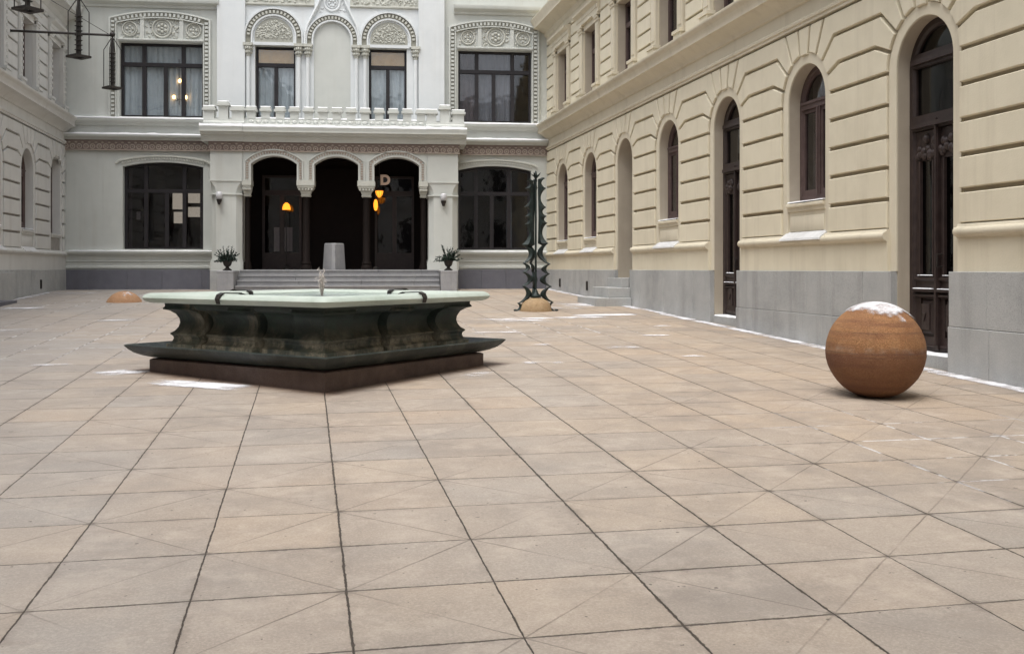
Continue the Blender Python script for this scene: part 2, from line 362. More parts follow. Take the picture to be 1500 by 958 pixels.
# paving: 0.68 m square slabs with worn dark joints and a faint lattice of diagonal cuts
def paving_mat():
    m, nt, b = new_mat('courtyard_slabs'); N = NT(nt)
    pos = N.n('ShaderNodeNewGeometry').outputs['Position']
    sp = N.n('ShaderNodeSeparateXYZ', {0: pos}).outputs
    wob = N.noise(pos, 5.0, 4, 0.6, out=1)
    ws = N.n('ShaderNodeSeparateColor', {0: wob}).outputs
    wx = N.math('MULTIPLY', N.math('SUBTRACT', ws[0], 0.5), 0.022)
    wy = N.math('MULTIPLY', N.math('SUBTRACT', ws[1], 0.5), 0.022)
    u0 = N.math('DIVIDE', N.math('SUBTRACT', sp[0], 0.176), 0.68)
    v0 = N.math('DIVIDE', N.math('SUBTRACT', sp[1], 3.91), 0.668)
    u = N.math('ADD', u0, wx); v = N.math('ADD', v0, wy)
    du = N.math('MULTIPLY', N.math('PINGPONG', u, 0.5), 0.68)
    dv = N.math('MULTIPLY', N.math('PINGPONG', v, 0.5), 0.668)
    nw = N.noise(pos, 1.1, 3); nw2 = N.noise(pos, 22, 3, 0.7); nw3 = N.noise(pos, 0.9, 2)
    wu = N.math('ADD', 0.0015, N.math('MULTIPLY', N.math('MULTIPLY', nw2, nw2), 0.021))
    # each row/column joint has its own width
    ru = N.n('ShaderNodeTexWhiteNoise', {'W': N.math('ROUND', u0)}, noise_dimensions='1D').outputs[0]
    rv = N.n('ShaderNodeTexWhiteNoise', {'W': N.math('ADD', N.math('ROUND', v0), 0.37)}, noise_dimensions='1D').outputs[0]
    wv = N.math('MULTIPLY', wu, N.math('ADD', 0.50, N.math('MULTIPLY', N.math('MULTIPLY', rv, N.ramp(nw3, 0.3, 0.6)), 0.6)))
    wu = N.math('MULTIPLY', wu, N.math('ADD', 0.55, N.math('MULTIPLY', ru, 0.40)))
    ju = N.math('SUBTRACT', 1.0, N.n('ShaderNodeMapRange', {0: N.math('DIVIDE', du, wu), 1: 0.7, 2: 1.3, 3: 0.0, 4: 1.0}).outputs[0])
    jv = N.math('SUBTRACT', 1.0, N.n('ShaderNodeMapRange', {0: N.math('DIVIDE', dv, wv), 1: 0.7, 2: 1.3, 3: 0.0, 4: 1.0}).outputs[0])
    jv = N.math('MULTIPLY', jv, 0.9)
    p = N.math('ADD', u, v); q = N.math('SUBTRACT', u, v)
    dp = N.math('MULTIPLY', N.math('PINGPONG', N.math('SUBTRACT', p, 1.0), 1.0), 0.476)
    dq = N.math('MULTIPLY', N.math('PINGPONG', N.math('SUBTRACT', q, 1.0), 1.0), 0.476)
    dd = N.math('MINIMUM', dp, dq)
    jd = N.math('SUBTRACT', 1.0, N.ramp(dd, 0.0022, 0.0062))
    jd = N.math('MULTIPLY', jd, N.math('MULTIPLY', N.ramp(nw, 0.34, 0.62), 0.5))
    # dirt gathered at the crossings
    dn = N.math('SQRT', N.math('ADD', N.math('MULTIPLY', du, du), N.math('MULTIPLY', dv, dv)))
    par = N.math('GREATER_THAN', N.math('PINGPONG', N.math('ROUND', N.math('ADD', N.math('ROUND', u0), N.math('ROUND', v0))), 1.0), 0.5)
    jn = N.math('SUBTRACT', 1.0, N.ramp(N.math('ADD', dn, N.math('MULTIPLY', N.math('SUBTRACT', nw2, 0.5), 0.05)), 0.008, 0.045))
    jn = N.math('MULTIPLY', N.math('MULTIPLY', jn, N.math('MAXIMUM', par, N.math('MULTIPLY', N.ramp(rv, 0.5, 1.0), 0.6))), N.ramp(N.noise(pos, 1.9, 2), 0.38, 0.66))
    nbig = N.noise(pos, 2.3, 4, 0.7)
    soil = N.math('MULTIPLY', N.math('SUBTRACT', 1.0, N.ramp(N.math('ADD', N.math('MINIMUM', du, dv), N.math('MULTIPLY', N.math('SUBTRACT', nw2, 0.5), 0.06)), 0.0, 0.05)), N.ramp(nbig, 0.50, 0.66))
    line = N.math('MAXIMUM', N.math('MAXIMUM', ju, jv), N.math('MAXIMUM', jd, jn))
    # slab colours
    cell = N.n('ShaderNodeCombineXYZ', {0: N.math('FLOOR', u0), 1: N.math('FLOOR', v0), 2: 0.0}).outputs[0]
    wn = N.n('ShaderNodeTexWhiteNoise', {'Vector': cell}, noise_dimensions='2D').outputs
    big = N.noise(pos, 0.30, 4); mid = N.noise(pos, 1.7, 6, 0.6); fine = N.noise(pos, 75, 5, 0.75); grit = N.noise(pos, 170, 2, 0.6)
    c = N.mix(N.ramp(wn[0], 0.0, 1.0), (0.325,0.292,0.258), (0.365,0.312,0.258))
    wc = N.n('ShaderNodeSeparateColor', {0: wn[1]}).outputs
    warm = N.math('MULTIPLY', N.ramp(N.math('ADD', N.math('MULTIPLY', big, 1.0), N.math('MULTIPLY', wc[1], 0.22)), 0.48, 0.80), 0.85)
    c = N.mix(warm, c, (0.40,0.305,0.222))
    # greyer, drier slabs towards the street end; warmer towards the right-hand wing
    east = N.math('MULTIPLY', N.ramp(sp[0], 0.5, 6.5), 0.45)
    c = N.mix(east, c, (0.385,0.288,0.195))
    c = N.mix(N.math('MULTIPLY', N.ramp(wc[2], 0.5, 1.0), 0.40), c, (0.255,0.235,0.212))
    c = N.mix(N.math('MULTIPLY', N.ramp(wc[0], 0.55, 1.0), 0.45), c, (0.44,0.345,0.25))
    grey = N.math('MULTIPLY', N.math('SUBTRACT', 1.0, N.ramp(N.math('ADD', sp[1], N.math('MULTIPLY', N.math('SUBTRACT', big, 0.5), 6.0)), 2.5, 6.5)), 0.55)
    c = N.mix(grey, c, (0.30,0.275,0.248))
    c = N.mix(N.math('MULTIPLY', N.ramp(mid, 0.40, 0.68), 0.55), c, (0.29,0.24,0.195))
    c = N.mix(N.math('MULTIPLY', N.ramp(fine, 0.46, 0.68), 0.5), c, (0.23,0.195,0.165))
    c = N.mix(N.math('MULTIPLY', N.ramp(fine, 0.50, 0.34), 0.4), c, (0.48,0.425,0.365))
    c = N.mix(N.math('MULTIPLY', N.ramp(grit, 0.60, 0.72), 0.5), c, (0.20,0.165,0.14))
    stain = N.noise(N.mapv(pos, (1, 1, 0)), 0.75, 7, 0.7)
    c = N.mix(N.math('MULTIPLY', N.ramp(stain, 0.48, 0.68), 0.6), c, (0.20,0.175,0.155))
    st2 = N.noise(N.mapv(pos, (1, 1, 0)), 2.6, 7, 0.75)
    c = N.mix(N.math('MULTIPLY', N.ramp(st2, 0.50, 0.36), 0.35), c, (0.50,0.43,0.36))
    west = N.math('MULTIPLY', N.math('SUBTRACT', 1.0, N.ramp(N.math('ADD', sp[0], N.math('MULTIPLY', N.math('SUBTRACT', big, 0.5), 5.0)), -4.5, 0.0)), 0.5)  # cool colour cast over the left side put into the slab colour
    c = N.mix(west, c, (0.295,0.282,0.272))
    vein = N.noise(N.mapv(pos, (0.7, 3.0, 1.0)), 3.2, 7, 0.7)
    c = N.mix(N.math('MULTIPLY', N.ramp(vein, 0.55, 0.70), 0.35), c, (0.25,0.205,0.17))
    pit = N.noise(pos, 21, 2, 0.5)
    c = N.mix(N.math('MULTIPLY', N.ramp(pit, 0.735, 0.76), 0.75), c, (0.07,0.058,0.048))
    spot = N.noise(pos, 6.5, 2, 0.4)
    c = N.mix(N.math('MULTIPLY', N.ramp(spot, 0.77, 0.80), 0.5), c, (0.12,0.10,0.085))
    # rust bleeding out of the fountain base
    fx = N.math('ABSOLUTE', N.math('SUBTRACT', sp[0], 0.18)); fy = N.math('ABSOLUTE', N.math('SUBTRACT', sp[1], 12.6))
    fd = N.math('ADD', N.math('ADD', fx, fy), N.math('MULTIPLY', N.math('SUBTRACT', mid, 0.5), 0.55))
    c = N.mix(N.math('MULTIPLY', N.math('SUBTRACT', 1.0, N.ramp(fd, 2.02, 2.5)), 0.75), c, (0.17,0.085,0.055))
    # frost lodged in the joints of a few areas
    def frostzone(cx, cy, r):
        dx = N.math('SUBTRACT', sp[0], cx); dy = N.math('SUBTRACT', sp[1], cy)
        d = N.math('SQRT', N.math('ADD', N.math('MULTIPLY', dx, dx), N.math('MULTIPLY', dy, dy)))
        return N.math('SUBTRACT', 1.0, N.ramp(d, r*0.35, r))
    fz = frostzone(5.1, 6.9, 2.2)
    for a in ((-4.6, 16.8, 4.5), (-6.0, 25.0, 4.0), (4.6, 17.5, 3.0)): fz = N.math('MAXIMUM', fz, frostzone(*a))
    fz = N.math('MULTIPLY', fz, N.ramp(N.noise(pos, 3.1, 4, 0.65), 0.50, 0.58))
    fw = N.math('MINIMUM', N.math('MINIMUM', du, dv), 1.0)
    fj = N.math('MULTIPLY', N.math('SUBTRACT', 1.0, N.ramp(N.math('ADD', fw, N.math('MULTIPLY', N.math('SUBTRACT', nw2, 0.5), 0.02)), 0.007, 0.016)), fz)
    dark = N.mix(N.ramp(nw2, 0.3, 0.7), (0.028,0.022,0.018), (0.075,0.060,0.047))
    c = N.mix(N.math('MULTIPLY', soil, 0.45), c, (0.12,0.10,0.085))
    c = N.mix(line, c, dark)
    c = N.mix(N.math('MULTIPLY', fj, 0.7), c, (0.72,0.72,0.74))
    N.link(c, b.inputs['Base Color'])
    r = N.math('ADD', 0.52, N.math('MULTIPLY', mid, 0.35)); N.link(r, b.inputs['Roughness'])
    b.inputs['Specular IOR Level'].default_value = 0.3
    tilt = N.math('MULTIPLY', N.math('ADD', N.math('MULTIPLY', N.math('SUBTRACT', wc[0], 0.5), N.math('FRACT', u0)), N.math('MULTIPLY', N.math('SUBTRACT', wc[2], 0.5), N.math('FRACT', v0))), 0.35)
    hgt = N.math('SUBTRACT', N.math('ADD', N.math('MULTIPLY', fine, 0.22), N.math('ADD', N.math('MULTIPLY', grit, 0.12), tilt)), line)
    bp = N.n('ShaderNodeBump', {'Height': hgt, 'Strength': 0.6, 'Distance': 0.012})
    N.link(bp.outputs[0], b.inputs['Normal']); return m
M['paving'] = paving_mat()

# ------------------------------------------------------------------ setting: the ground
def gz(y): return 0.0296*max(-8.0, min(y, 31.3))
g = MB(); ys = [-60,-8] + [-8+ (39.3)*i/24 for i in range(1,25)] + [70]
for y0, y1 in zip(ys, ys[1:]):
    for x0, x1 in ((-60,-10),(-10,10),(10,60)):
        g.add([(x0,y0,gz(y0)),(x1,y0,gz(y0)),(x1,y1,gz(y1)),(x0,y1,gz(y1))], [(0,1,2,3)])
gr = g.build('courtyard_paving', M['paving'], None, smooth=30)
tag(gr, 'pale beige square stone slabs with dark joints and faint diagonal cuts', 'paving', kind='structure')

# ------------------------------------------------------------------ windows and doors shared by the facades
def curtain_mb(x0, x1, z0, z1, y, amp=0.03, wl=0.16, seed=0):
    mb = MB(); n = max(6, int((x1-x0)/0.03)); r = random.Random(seed)
    ph = r.random()*6; vs = []
    for i in range(n+1):
        x = x0+(x1-x0)*i/n
        yy = y + amp*math.sin(2*PI*x/wl+ph) + amp*0.6*math.sin(2*PI*x/(wl*2.7)+ph*2)
        vs += [(x, yy, z0), (x, yy*1.0+0.01, z1)]
    mb.add(vs, [(2*i,2*i+2,2*i+3,2*i+1) for i in range(n)]); return mb

def arch_window(parent, c, hw, z0, zs, fm, gm, y=0.22, curtain=None, simple=False, transom=True, seed=0):
    """two-leaf casement under a round fanlight, as one window with its pane and curtain"""
    mb = MB(); path = [(c-hw, z0)] + arc((c, zs), hw, 180, 0, 20) + [(c+hw, z0)]
    prof = [(0.0, y-0.005), (0.0, y+0.09), (-0.085, y+0.09), (-0.085, y+0.02), (-0.06, y-0.005)]
    mb.sweep(path, prof)
    mb.box(c-hw+0.02, c+hw-0.02, y, y+0.09, z0, z0+0.11)
    if transom:
        mb.box(c-hw+0.07, c+hw-0.07, y-0.02, y+0.085, zs-0.06, zs+0.07)
        mb.box(c-hw+0.07, c+hw-0.07, y-0.04, y, zs+0.02, zs+0.06)
    mb.box(c-0.06, c+0.06, y-0.012, y+0.08, z0+0.105, zs-0.055)
    mb.box(c-0.018, c+0.018, y-0.03, y, z0+0.11, zs-0.06)
    for sx in (-1, 1):
        a, b_ = (c-hw+0.08, c-0.055) if sx < 0 else (c+0.055, c+hw-0.08)
        t = 0.055
        mb.box(a, a+t, y+0.012, y+0.07, z0+0.11, zs-0.06); mb.box(b_-t, b_, y+0.012, y+0.07, z0+0.11, zs-0.06)
        mb.box(a+t, b_-t, y+0.014, y+0.07, z0+0.11, z0+0.2); mb.box(a+t, b_-t, y+0.014, y+0.07, zs-0.12, zs-0.06)
    ipath = arc((c, zs), hw-0.09, 180, 0, 16); mb.sweep(ipath, [(0.02, y+0.015), (0.02, y+0.07), (-0.05, y+0.07), (-0.05, y+0.015)])
    w = mb.build('window', fm, parent, smooth=35)
    p = MB(); poly = [(c-hw+0.03, z0+0.05)] + [(c+hw-0.03, z0+0.05)] + arc((c, zs), hw-0.03, 0, 180, 16)
    p.prism_xz(poly, y+0.04, y+0.046); p.build('pane', gm, w)
    if curtain:
        curtain_mb(c-hw, c+hw, z0, zs+hw, y+0.24, seed=seed).build('curtain', curtain, w)
    return w

def panel_door(parent, c, hw, z0, zs, y=0.22):
    """tall arched doorway: carved double leaves with glass, tall transom light and fanlight"""
    mb = MB(); fm = M['wood']
    path = [(c-hw, z0)] + arc((c, zs), hw, 180, 0, 24) + [(c+hw, z0)]
    mb.sweep(path, [(0.0, y-0.005), (0.0, y+0.12), (-0.10, y+0.12), (-0.10, y+0.03), (-0.07, y-0.005)])
    zt = 3.42
    for za, zb, k in ((zs+0.02, zs+0.20, 0.0), (zt, zt+0.20, 0.0), (zt+0.03, zt+0.09, 0.05), (zs+0.06, zs+0.13, 0.04)):
        mb.box(c-hw+0.08, c+hw-0.08, y-0.01-k, y+0.10, za, zb)
    mb.box(c-hw+0.02, c+hw-0.02, y, y+0.10, z0-0.02, z0+0.02)
    d = mb.build('door', fm, parent, smooth=35)
    ins = [(c-hw+0.03, zt+0.1), (c+hw-0.03, zt+0.1)] + arc((c, zs), hw-0.03, 0, 180, 16)
    p = MB(); p.prism_xz(ins, y+0.06, y+0.066); p.build('transom_pane', M['glass_dark'], d)
    for sx in (-1, 1):
        a, b_ = (c-hw+0.095, c-0.008) if sx < 0 else (c+0.008, c+hw-0.095)
        l = MB(); st = 0.105; zb = z0+0.025; zt2 = zt-0.01
        l.box(a, a+st, y+0.03, y+0.09, zb, zt2); l.box(b_-st, b_, y+0.03, y+0.09, zb, zt2)
        for za, zc in ((zb, zb+0.18), (1.22, 1.50), (3.02, zt2)): l.box(a+st, b_-st, y+0.032, y+0.09, za, zc)
        l.box(a+st, b_-st, y+0.062, y+0.088, zb+0.18, 1.22)                       # sunk lower panel
        pa, pb, pz0, pz1 = a+st+0.02, b_-st-0.02, zb+0.21, 1.19
        l.prism_xz([(pa,pz0),(pb,pz0),(pb,pz1),(pa,pz1)], y+0.02, y+0.07, 0.035, 0.03)
        mx, mz = (pa+pb)/2, (pz0+pz1)/2; q = 0.085
        l.prism_xz([(mx-q,mz-0.17),(mx+q,mz-0.17),(mx+q,mz+0.17),(mx-q,mz+0.17)], y-0.012, y+0.03, 0.03, 0.012)
        l.prism_xz([(mx,mz-0.06),(mx+0.04,mz+0.05),(mx-0.04,mz+0.05)], y-0.03, y-0.005)
        for zz, k in ((1.235, 0.05), (1.30, 0.075), (1.455, 0.04), (zb+0.05, 0.02)):   # mouldings of the lock rail
            l.extr_x([(y+0.04, zz-0.03), (y+0.03-k, zz-0.005), (y+0.03-k, zz+0.02), (y+0.04, zz+0.035)], a+0.01, b_-0.01)
        for xx in (a+st, b_-st): l.box(xx-0.014, xx+0.014, y+0.008, y+0.05, 1.5, 3.02)
        r = random.Random(int(c*10)+sx)
        for k in range(16):                                                          # carved foliage at the head of the glass
            px = a+st*0.4+(b_-a-st*0.8)*r.random(); pz = 3.06+0.24*r.random()
            l.ball((px, y+0.02, pz), 0.03+0.03*r.random(), 8, 6, (1, 0.8, 1.15))
        lf = l.build('door_leaf', fm, d, smooth=35)
        g_ = MB(); g_.box(a+st-0.01, b_-st+0.01, y+0.055, y+0.061, 1.48, 3.04); g_.build('glass_panel', M['glass_dark'], d)
    as_ = MB(); as_.box(c-0.035, c+0.035, y-0.02, y+0.03, z0+0.05, zt); as_.tube([(c, y-0.025, z0+0.1), (c, y-0.025, zt+0.12)], 0.022, 10); as_.build('astragal', fm, d, smooth=40)
    h = MB(); h.tube([(c+0.07,y+0.02,1.62),(c+0.07,y-0.05,1.62),(c+0.07,y-0.05,1.78),(c+0.07,y+0.02,1.78)], 0.012, 8); h.build('handle', M['iron'], d, smooth=40)
    s_ = MB()
    for sx in (-1, 1):
        a, b_ = (c-hw+0.11, c-0.05) if sx < 0 else (c+0.05, c+hw-0.11)
        snow_strip(s_, a, b_, y-0.045, y+0.03, 1.33, 0.012, 11)
        snow_strip(s_, a+0.05, b_-0.05, y-0.005, y+0.03, 1.505, 0.012, 12)
    tag(s_.build('snow_dusting', M['snow'], d, smooth=60), kind='stuff')
    return d

def snow_strip(mb, x0, x1, y0, y1, z, h, seed=0, step=0.12):
    n = max(2, int((x1-x0)/step)); vs = []
    for i in range(n+1):
        x = x0+(x1-x0)*i/n
        k = 0.55+0.45*mnoise.noise((x*3.1, seed*7.3, 0.0)); e = 0.02*mnoise.noise((x*5.0, seed*3.1, 4.0))
        hh = max(0.004, h*(k+0.25))
        vs += [(x, y0+e, z), (x, y0+e+0.012, z+hh*0.8), (x, (y0+y1)/2, z+hh), (x, y1, z+hh*0.9), (x, y1, z)]
    fs = []
    for i in range(n):
        for j in range(5): k = (j+1) % 5; fs.append((i*5+j, i*5+k, i*5+5+k, i*5+5+j))
    fs += [(0,1,2,3,4), tuple(n*5+j for j in range(5))]
    mb.add(vs, fs)

# ------------------------------------------------------------------ the two long wings
ZS, HW, RO = 4.24, 0.60, 0.745
def wing(name, label, loc, rz, length, cents, kinds, mats, upper_beads=False, x_from=0.0):
    root = empty(name, label, 'building', loc, rz)
    wallm, trimm, jointm, revm = mats
    gfun = lambda s: gz(32-s) if rz < 0 else gz(s-4)
    holes = []; doors = []
    for c, k in zip(cents, kinds):
        z0 = {'door': -0.3, 'niche': -0.3, 'win': 2.64, 'lowwin': 2.43, 'flat': 2.64}[k]
        if k in ('door', 'niche'): doors.append(c)
        if k == 'flat': hole = [(c-HW, z0), (c+HW, z0), (c+HW, 4.93), (c-HW, 4.93)]
        else: hole = [(c-HW, z0), (c+HW, z0)] + arc((c, ZS), HW, 0, 180, 28)
        holes.append((hole, 1.3 if k == 'niche' else 0.24))
        holes.append(([(c-0.62, 6.42), (c+0.62, 6.42), (c+0.62, 8.36), (c-0.62, 8.36)], 0.24))
    w = MB()
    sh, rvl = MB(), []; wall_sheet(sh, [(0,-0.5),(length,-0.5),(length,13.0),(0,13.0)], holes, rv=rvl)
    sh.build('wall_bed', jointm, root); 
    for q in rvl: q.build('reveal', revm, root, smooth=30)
    w.box(0, length, -0.03, 0.01, 9.84, 12.97)
    P = -0.07; G = 0.029
    def block(poly): w.prism_xz(inset(poly, G), P, 0.01, 0.010, 0.012)
    ext = [-10.0] + list(cents) + [length+10.0]
    J = [2.12, 2.54, 2.97, 3.39, 3.82, 4.25]
    th1, th2 = 22, 43
    pt = lambda c, r, a: (c+r*math.cos(math.radians(a)), ZS+r*math.sin(math.radians(a)))
    flat = {round(c,3): (k == 'flat') for c, k in zip(cents, kinds)}
    for i in range(len(ext)-1):
        c0, c1 = ext[i], ext[i+1]
        L_end, R_end = (i == 0), (i == len(ext)-2)
        s0 = 0.0 if L_end else c0+RO; s1 = length if R_end else c1-RO
        if s1-s0 < 0.15: continue
        for a, b_ in zip(J, J[1:]): block([(s0,a),(s1,a),(s1,b_),(s0,b_)])
        def side(th, off, z):
            l = [(0.0, z)] if L_end else [pt(c0, RO, th), (c0+off, z)]
            r = [(length, z)] if R_end else [(c1-off, z), pt(c1, RO, 180-th)]
            return l, r
        l1, r1 = side(th1, 1.06, 4.66); l2, r2 = side(th2, 0.92, 5.085)
        arcl = lambda a, b_: [] if L_end else arc((c0, ZS), RO, a, b_, 5)[1:-1]
        arcr = lambda a, b_: [] if R_end else arc((c1, ZS), RO, 180-a, 180-b_, 5)[1:-1]
        block([(s0,4.25),(s1,4.25)] + arcr(0, th1) + r1[::-1] + l1[::-1] + arcl(th1, 0))
        block(l1 + r1 + arcr(th1, th2) + r2[::-1] + l2[::-1] + arcl(th2, th1))
        top_l = [(0.0, 5.44)] if L_end else [pt(c0, RO, 60), (c0+0.64, 5.44)]
        top_r = [(length, 5.44)] if R_end else [(c1-0.64, 5.44), pt(c1, RO, 60+60)]
        block(l2 + r2 + arcr(th2, 60) + top_r[::-1] + top_l[::-1] + arcl(60, th2))
    for c in cents:
        for a, b_, xa, xb in ((60, 80, 0.64, 0.20), (80, 100, 0.20, -0.20), (100, 120, -0.20, -0.64)):
            rr = RO - (0.03 if a == 80 else 0)
            block(arc((c, ZS), rr, b_, a, 5) + [(c+xa, 5.44), (c+xb, 5.44)])
    # smooth dado between the doors and the strip left of each architrave
    cuts = [0.0]
    for c in sorted(doors): cuts += [c-RO, c+RO]
    cuts.append(length)
    for a, b_ in zip(cuts[::2], cuts[1::2]):
        w.box(a, b_, P, 0.01, 1.52, 1.985)
    # upper storey courses
    ue = [-10.0] + list(cents) + [length+10]
    for i in range(len(ue)-1):
        s0 = max(0.0, ue[i]+1.06); s1 = min(length, ue[i+1]-1.06)
        if s1-s0 < 0.1: continue
        for k in range(8):
            z = 6.40+0.355*k; w.prism_xz(inset([(s0,z),(s1,z),(s1,z+0.355),(s0,z+0.355)], 0.024), -0.065, 0.01, 0.010, 0.012)
    w.build('wall', wallm, root)
    # architrave round each ground-floor opening
    for c, k in zip(cents, kinds):
        t = MB()
        zb = 1.56 if k in ('door', 'niche') else 2.0
        if k == 'flat': path = [(c-HW, zb), (c-HW, 4.93), (c+HW, 4.93), (c+HW, zb)]
        else: path = [(c-HW, zb)] + arc((c, ZS), HW, 180, 0, 28) + [(c+HW, zb)]
        t.sweep(path, [(0.002, 0.005), (0.002, -0.022), (0.012, -0.03), (0.165, -0.03), (0.165, 0.005)])
        t.build('architrave', trimm, root, smooth=30)
    # roll moulding at sill height
    for a, b_ in zip(cuts[::2], cuts[1::2]):
        r = MB(); r.extr_x([(0.0,1.965),(-0.085,1.965),(-0.095,1.985),(-0.12,1.99),(-0.14,2.02),(-0.14,2.06),(-0.12,2.09),(-0.085,2.10),(-0.07,2.135),(0.0,2.135)], a+0.005, b_-0.005)
        r.build('sill_moulding', trimm, root, smooth=50)
    # string course between the storeys
    prof = [(0.02,5.455),(-0.085,5.455),(-0.085,5.50),(-0.11,5.51),(-0.115,5.545),(-0.09,5.575),(-0.06,5.585),(-0.06,5.80),(-0.10,5.815),(-0.11,5.86),(-0.16,5.90),
            (-0.22,5.96),(-0.32,6.01),(-0.36,6.015),(-0.36,6.10),(-0.375,6.12),(-0.38,6.15),(-0.40,6.18),(-0.45,6.215),(-0.46,6.25),(-0.46,6.275),(-0.2,6.31),(0.02,6.33)]
    s_ = MB(); s_.extr_x(prof, 0.0, length); s_.build('string_course', trimm, root, smooth=40)
    e = MB(); prof2 = [(0.02,8.98),(-0.06,8.98),(-0.08,9.04),(-0.08,9.16),(-0.14,9.22),(-0.16,9.30),(-0.34,9.40),(-0.52,9.43),(-0.52,9.56),(-0.60,9.68),(-0.60,9.74),(0.02,9.86)]
    e.extr_x(prof2, 0.0, length); e.build('eaves_cornice', trimm, root, smooth=40)
    rf = MB(); rf.box(0, length, -0.02, 0.6, 12.98, 13.2); rf.build('roof_edge', M['granite_dark'], root)
    # granite plinth
    pc = [0.0]
    for c in sorted(doors): pc += [c-0.615, c+0.615]
    pc.append(length); rr = random.Random(len(name))
    for a, b_ in zip(pc[::2], pc[1::2]):
        p = MB(); low_joint = (rz < 0 and b_ > 14.9)
        for za, zb in (((-0.6, 0.885), (0.885, 1.56)) if low_joint else ((-0.6, 1.56),)):
            x = a
            while x < b_-0.01:
                nx = min(b_, x+rr.uniform(0.62, 0.98))
                if b_-nx < 0.3: nx = b_
                p.prism_xz([(x+0.003,za+0.003),(nx-0.003,za+0.003),(nx-0.003,zb-0.002),(x+0.003,zb-0.002)], -0.10-rr.random()*0.004-(0.012 if za < 0 and low_joint else 0), 0.235 if (abs(x-a)<1e-6 or abs(nx-b_)<1e-6) else 0.03, 0.006, 0.006)
                x = nx
        p.box(a+0.01, b_-0.01, -0.088, 0.03, -0.6, 1.545)
        p.build('plinth', M['granite'], root)
    # the rooms behind the glass
    i_ = MB()
    for za, zb in ((-0.4, 5.9), (5.95, 12.9)):
        i_.add([(0,0.26,za),(length,0.26,za),(length,2.6,za),(0,2.6,za),(0,0.26,zb),(length,0.26,zb),(length,2.6,zb),(0,2.6,zb)], [(0,1,2,3),(4,5,6,7),(1,2,6,5),(2,3,7,6),(3,0,4,7)])
    i_.build('room_interior', M['dark'], root)
    # openings
    snow = MB()
    for i, (c, k) in enumerate(zip(cents, kinds)):
        if k in ('win', 'lowwin'):
            z0 = 2.64 if k == 'win' else 2.43
            wd = arch_window(root, c, HW, z0+0.03, ZS, M['sash'], M['glass_wet'], 0.19, M['curtain_dim'] if i % 2 else None, seed=i)
            sl = MB(); sl.extr_x([(0.235, z0+0.04),(-0.05, z0+0.005),(-0.075,z0-0.01),(-0.075,z0-0.045),(-0.04,z0-0.06),(-0.03,z0-0.12),(0.0,z0-0.13),(0.235,z0-0.13)], c-HW+0.004, c+HW-0.004)
            sl.box(c-HW+0.002, c+HW-0.002, -0.004, 0.01, 2.0, z0-0.06)
            if k == 'win':
                sl.prism_xz([(c-HW+0.06,2.19),(c+HW-0.06,2.19),(c+HW-0.06,2.44),(c-HW+0.06,2.44)], -0.022, 0.005, 0.012, 0.01)
            sl.build('sill', trimm, wd, smooth=40)
            snow_strip(snow, c-HW+0.02, c+HW-0.02, -0.06, 0.2, z0+0.022, 0.022, i)
            fl = MB(); fl.extr_x([(-0.005,2.19),(-0.155,2.075),(-0.165,2.045),(-0.15,2.04),(-0.005,2.13)], c-0.66, c+0.66); fl.build('sill_flashing', M['flash'], wd)
        elif k == 'flat':
            fb = MB(); fb.sweep([(c-HW, 2.67),(c-HW,4.93),(c+HW,4.93),(c+HW,2.67)], [(0,0.215),(0,0.31),(-0.085,0.31),(-0.085,0.215)])
            fb.box(c-HW, c+HW, 0.22, 0.30, 2.67, 2.78); fb.box(c-0.06, c+0.06, 0.21, 0.30, 2.78, 4.85)
            wd = fb.build('window', M['sash'], root)
            p_ = MB(); p_.box(c-HW+0.03, c+HW-0.03, 0.26, 0.266, 2.7, 4.9); p_.build('pane', M['glass_wet'], wd)
            sl = MB(); sl.extr_x([(0.235,2.68),(-0.075,2.63),(-0.075,2.59),(-0.03,2.52),(0.235,2.51)], c-HW+0.004, c+HW-0.004); sl.build('sill', trimm, wd)
        elif k == 'door':
            zt = gfun(c)+0.16
            panel_door(root, c, HW-0.004, zt, ZS, 0.175)
            th = MB(); th.box(c-0.61, c+0.61, -0.03, 0.36, -0.5, zt-0.005); th.build('threshold', M['granite'], root, bevel=0.01)
            snow_strip(snow, c-0.57, c+0.57, -0.02, 0.20, zt-0.004, 0.03, i)
        elif k == 'niche':
            bk = MB(); bk.box(c-HW, c+HW, 1.25, 1.3, 0.8, 5.0); bk.build('door', M['wood'], root)
            fl = MB(); fl.box(c-0.612, c+0.612, -0.02, 1.28, -0.4, 1.36); fl.build('threshold', M['granite'], root)
        # upper window with pilaster surround
        f = MB(); f.sweep([(c-0.62,6.42),(c-0.62,8.36),(c+0.62,8.36),(c+0.62,6.42)], [(0,0.2),(0,0.3),(-0.08,0.3),(-0.08,0.2)])
        f.box(c-0.6, c+0.6, 0.205, 0.3, 6.42, 6.52); f.box(c-0.55, c+0.55, 0.19, 0.29, 7.72, 7.84); f.box(c-0.05, c+0.05, 0.19, 0.29, 6.5, 7.74); f.box(c-0.03, c+0.03, 0.2, 0.29, 7.8, 8.3)
        wd = f.build('window', M['sash'], root)
        p_ = MB(); p_.box(c-0.6, c+0.6, 0.25, 0.256, 6.45, 8.34); p_.build('pane', M['glass_wet'], wd)
        curtain_mb(c-0.6, c+0.6, 6.45, 8.3, 0.42, seed=i+50).build('curtain', M['curtain_dim'], wd)
        sr = MB()
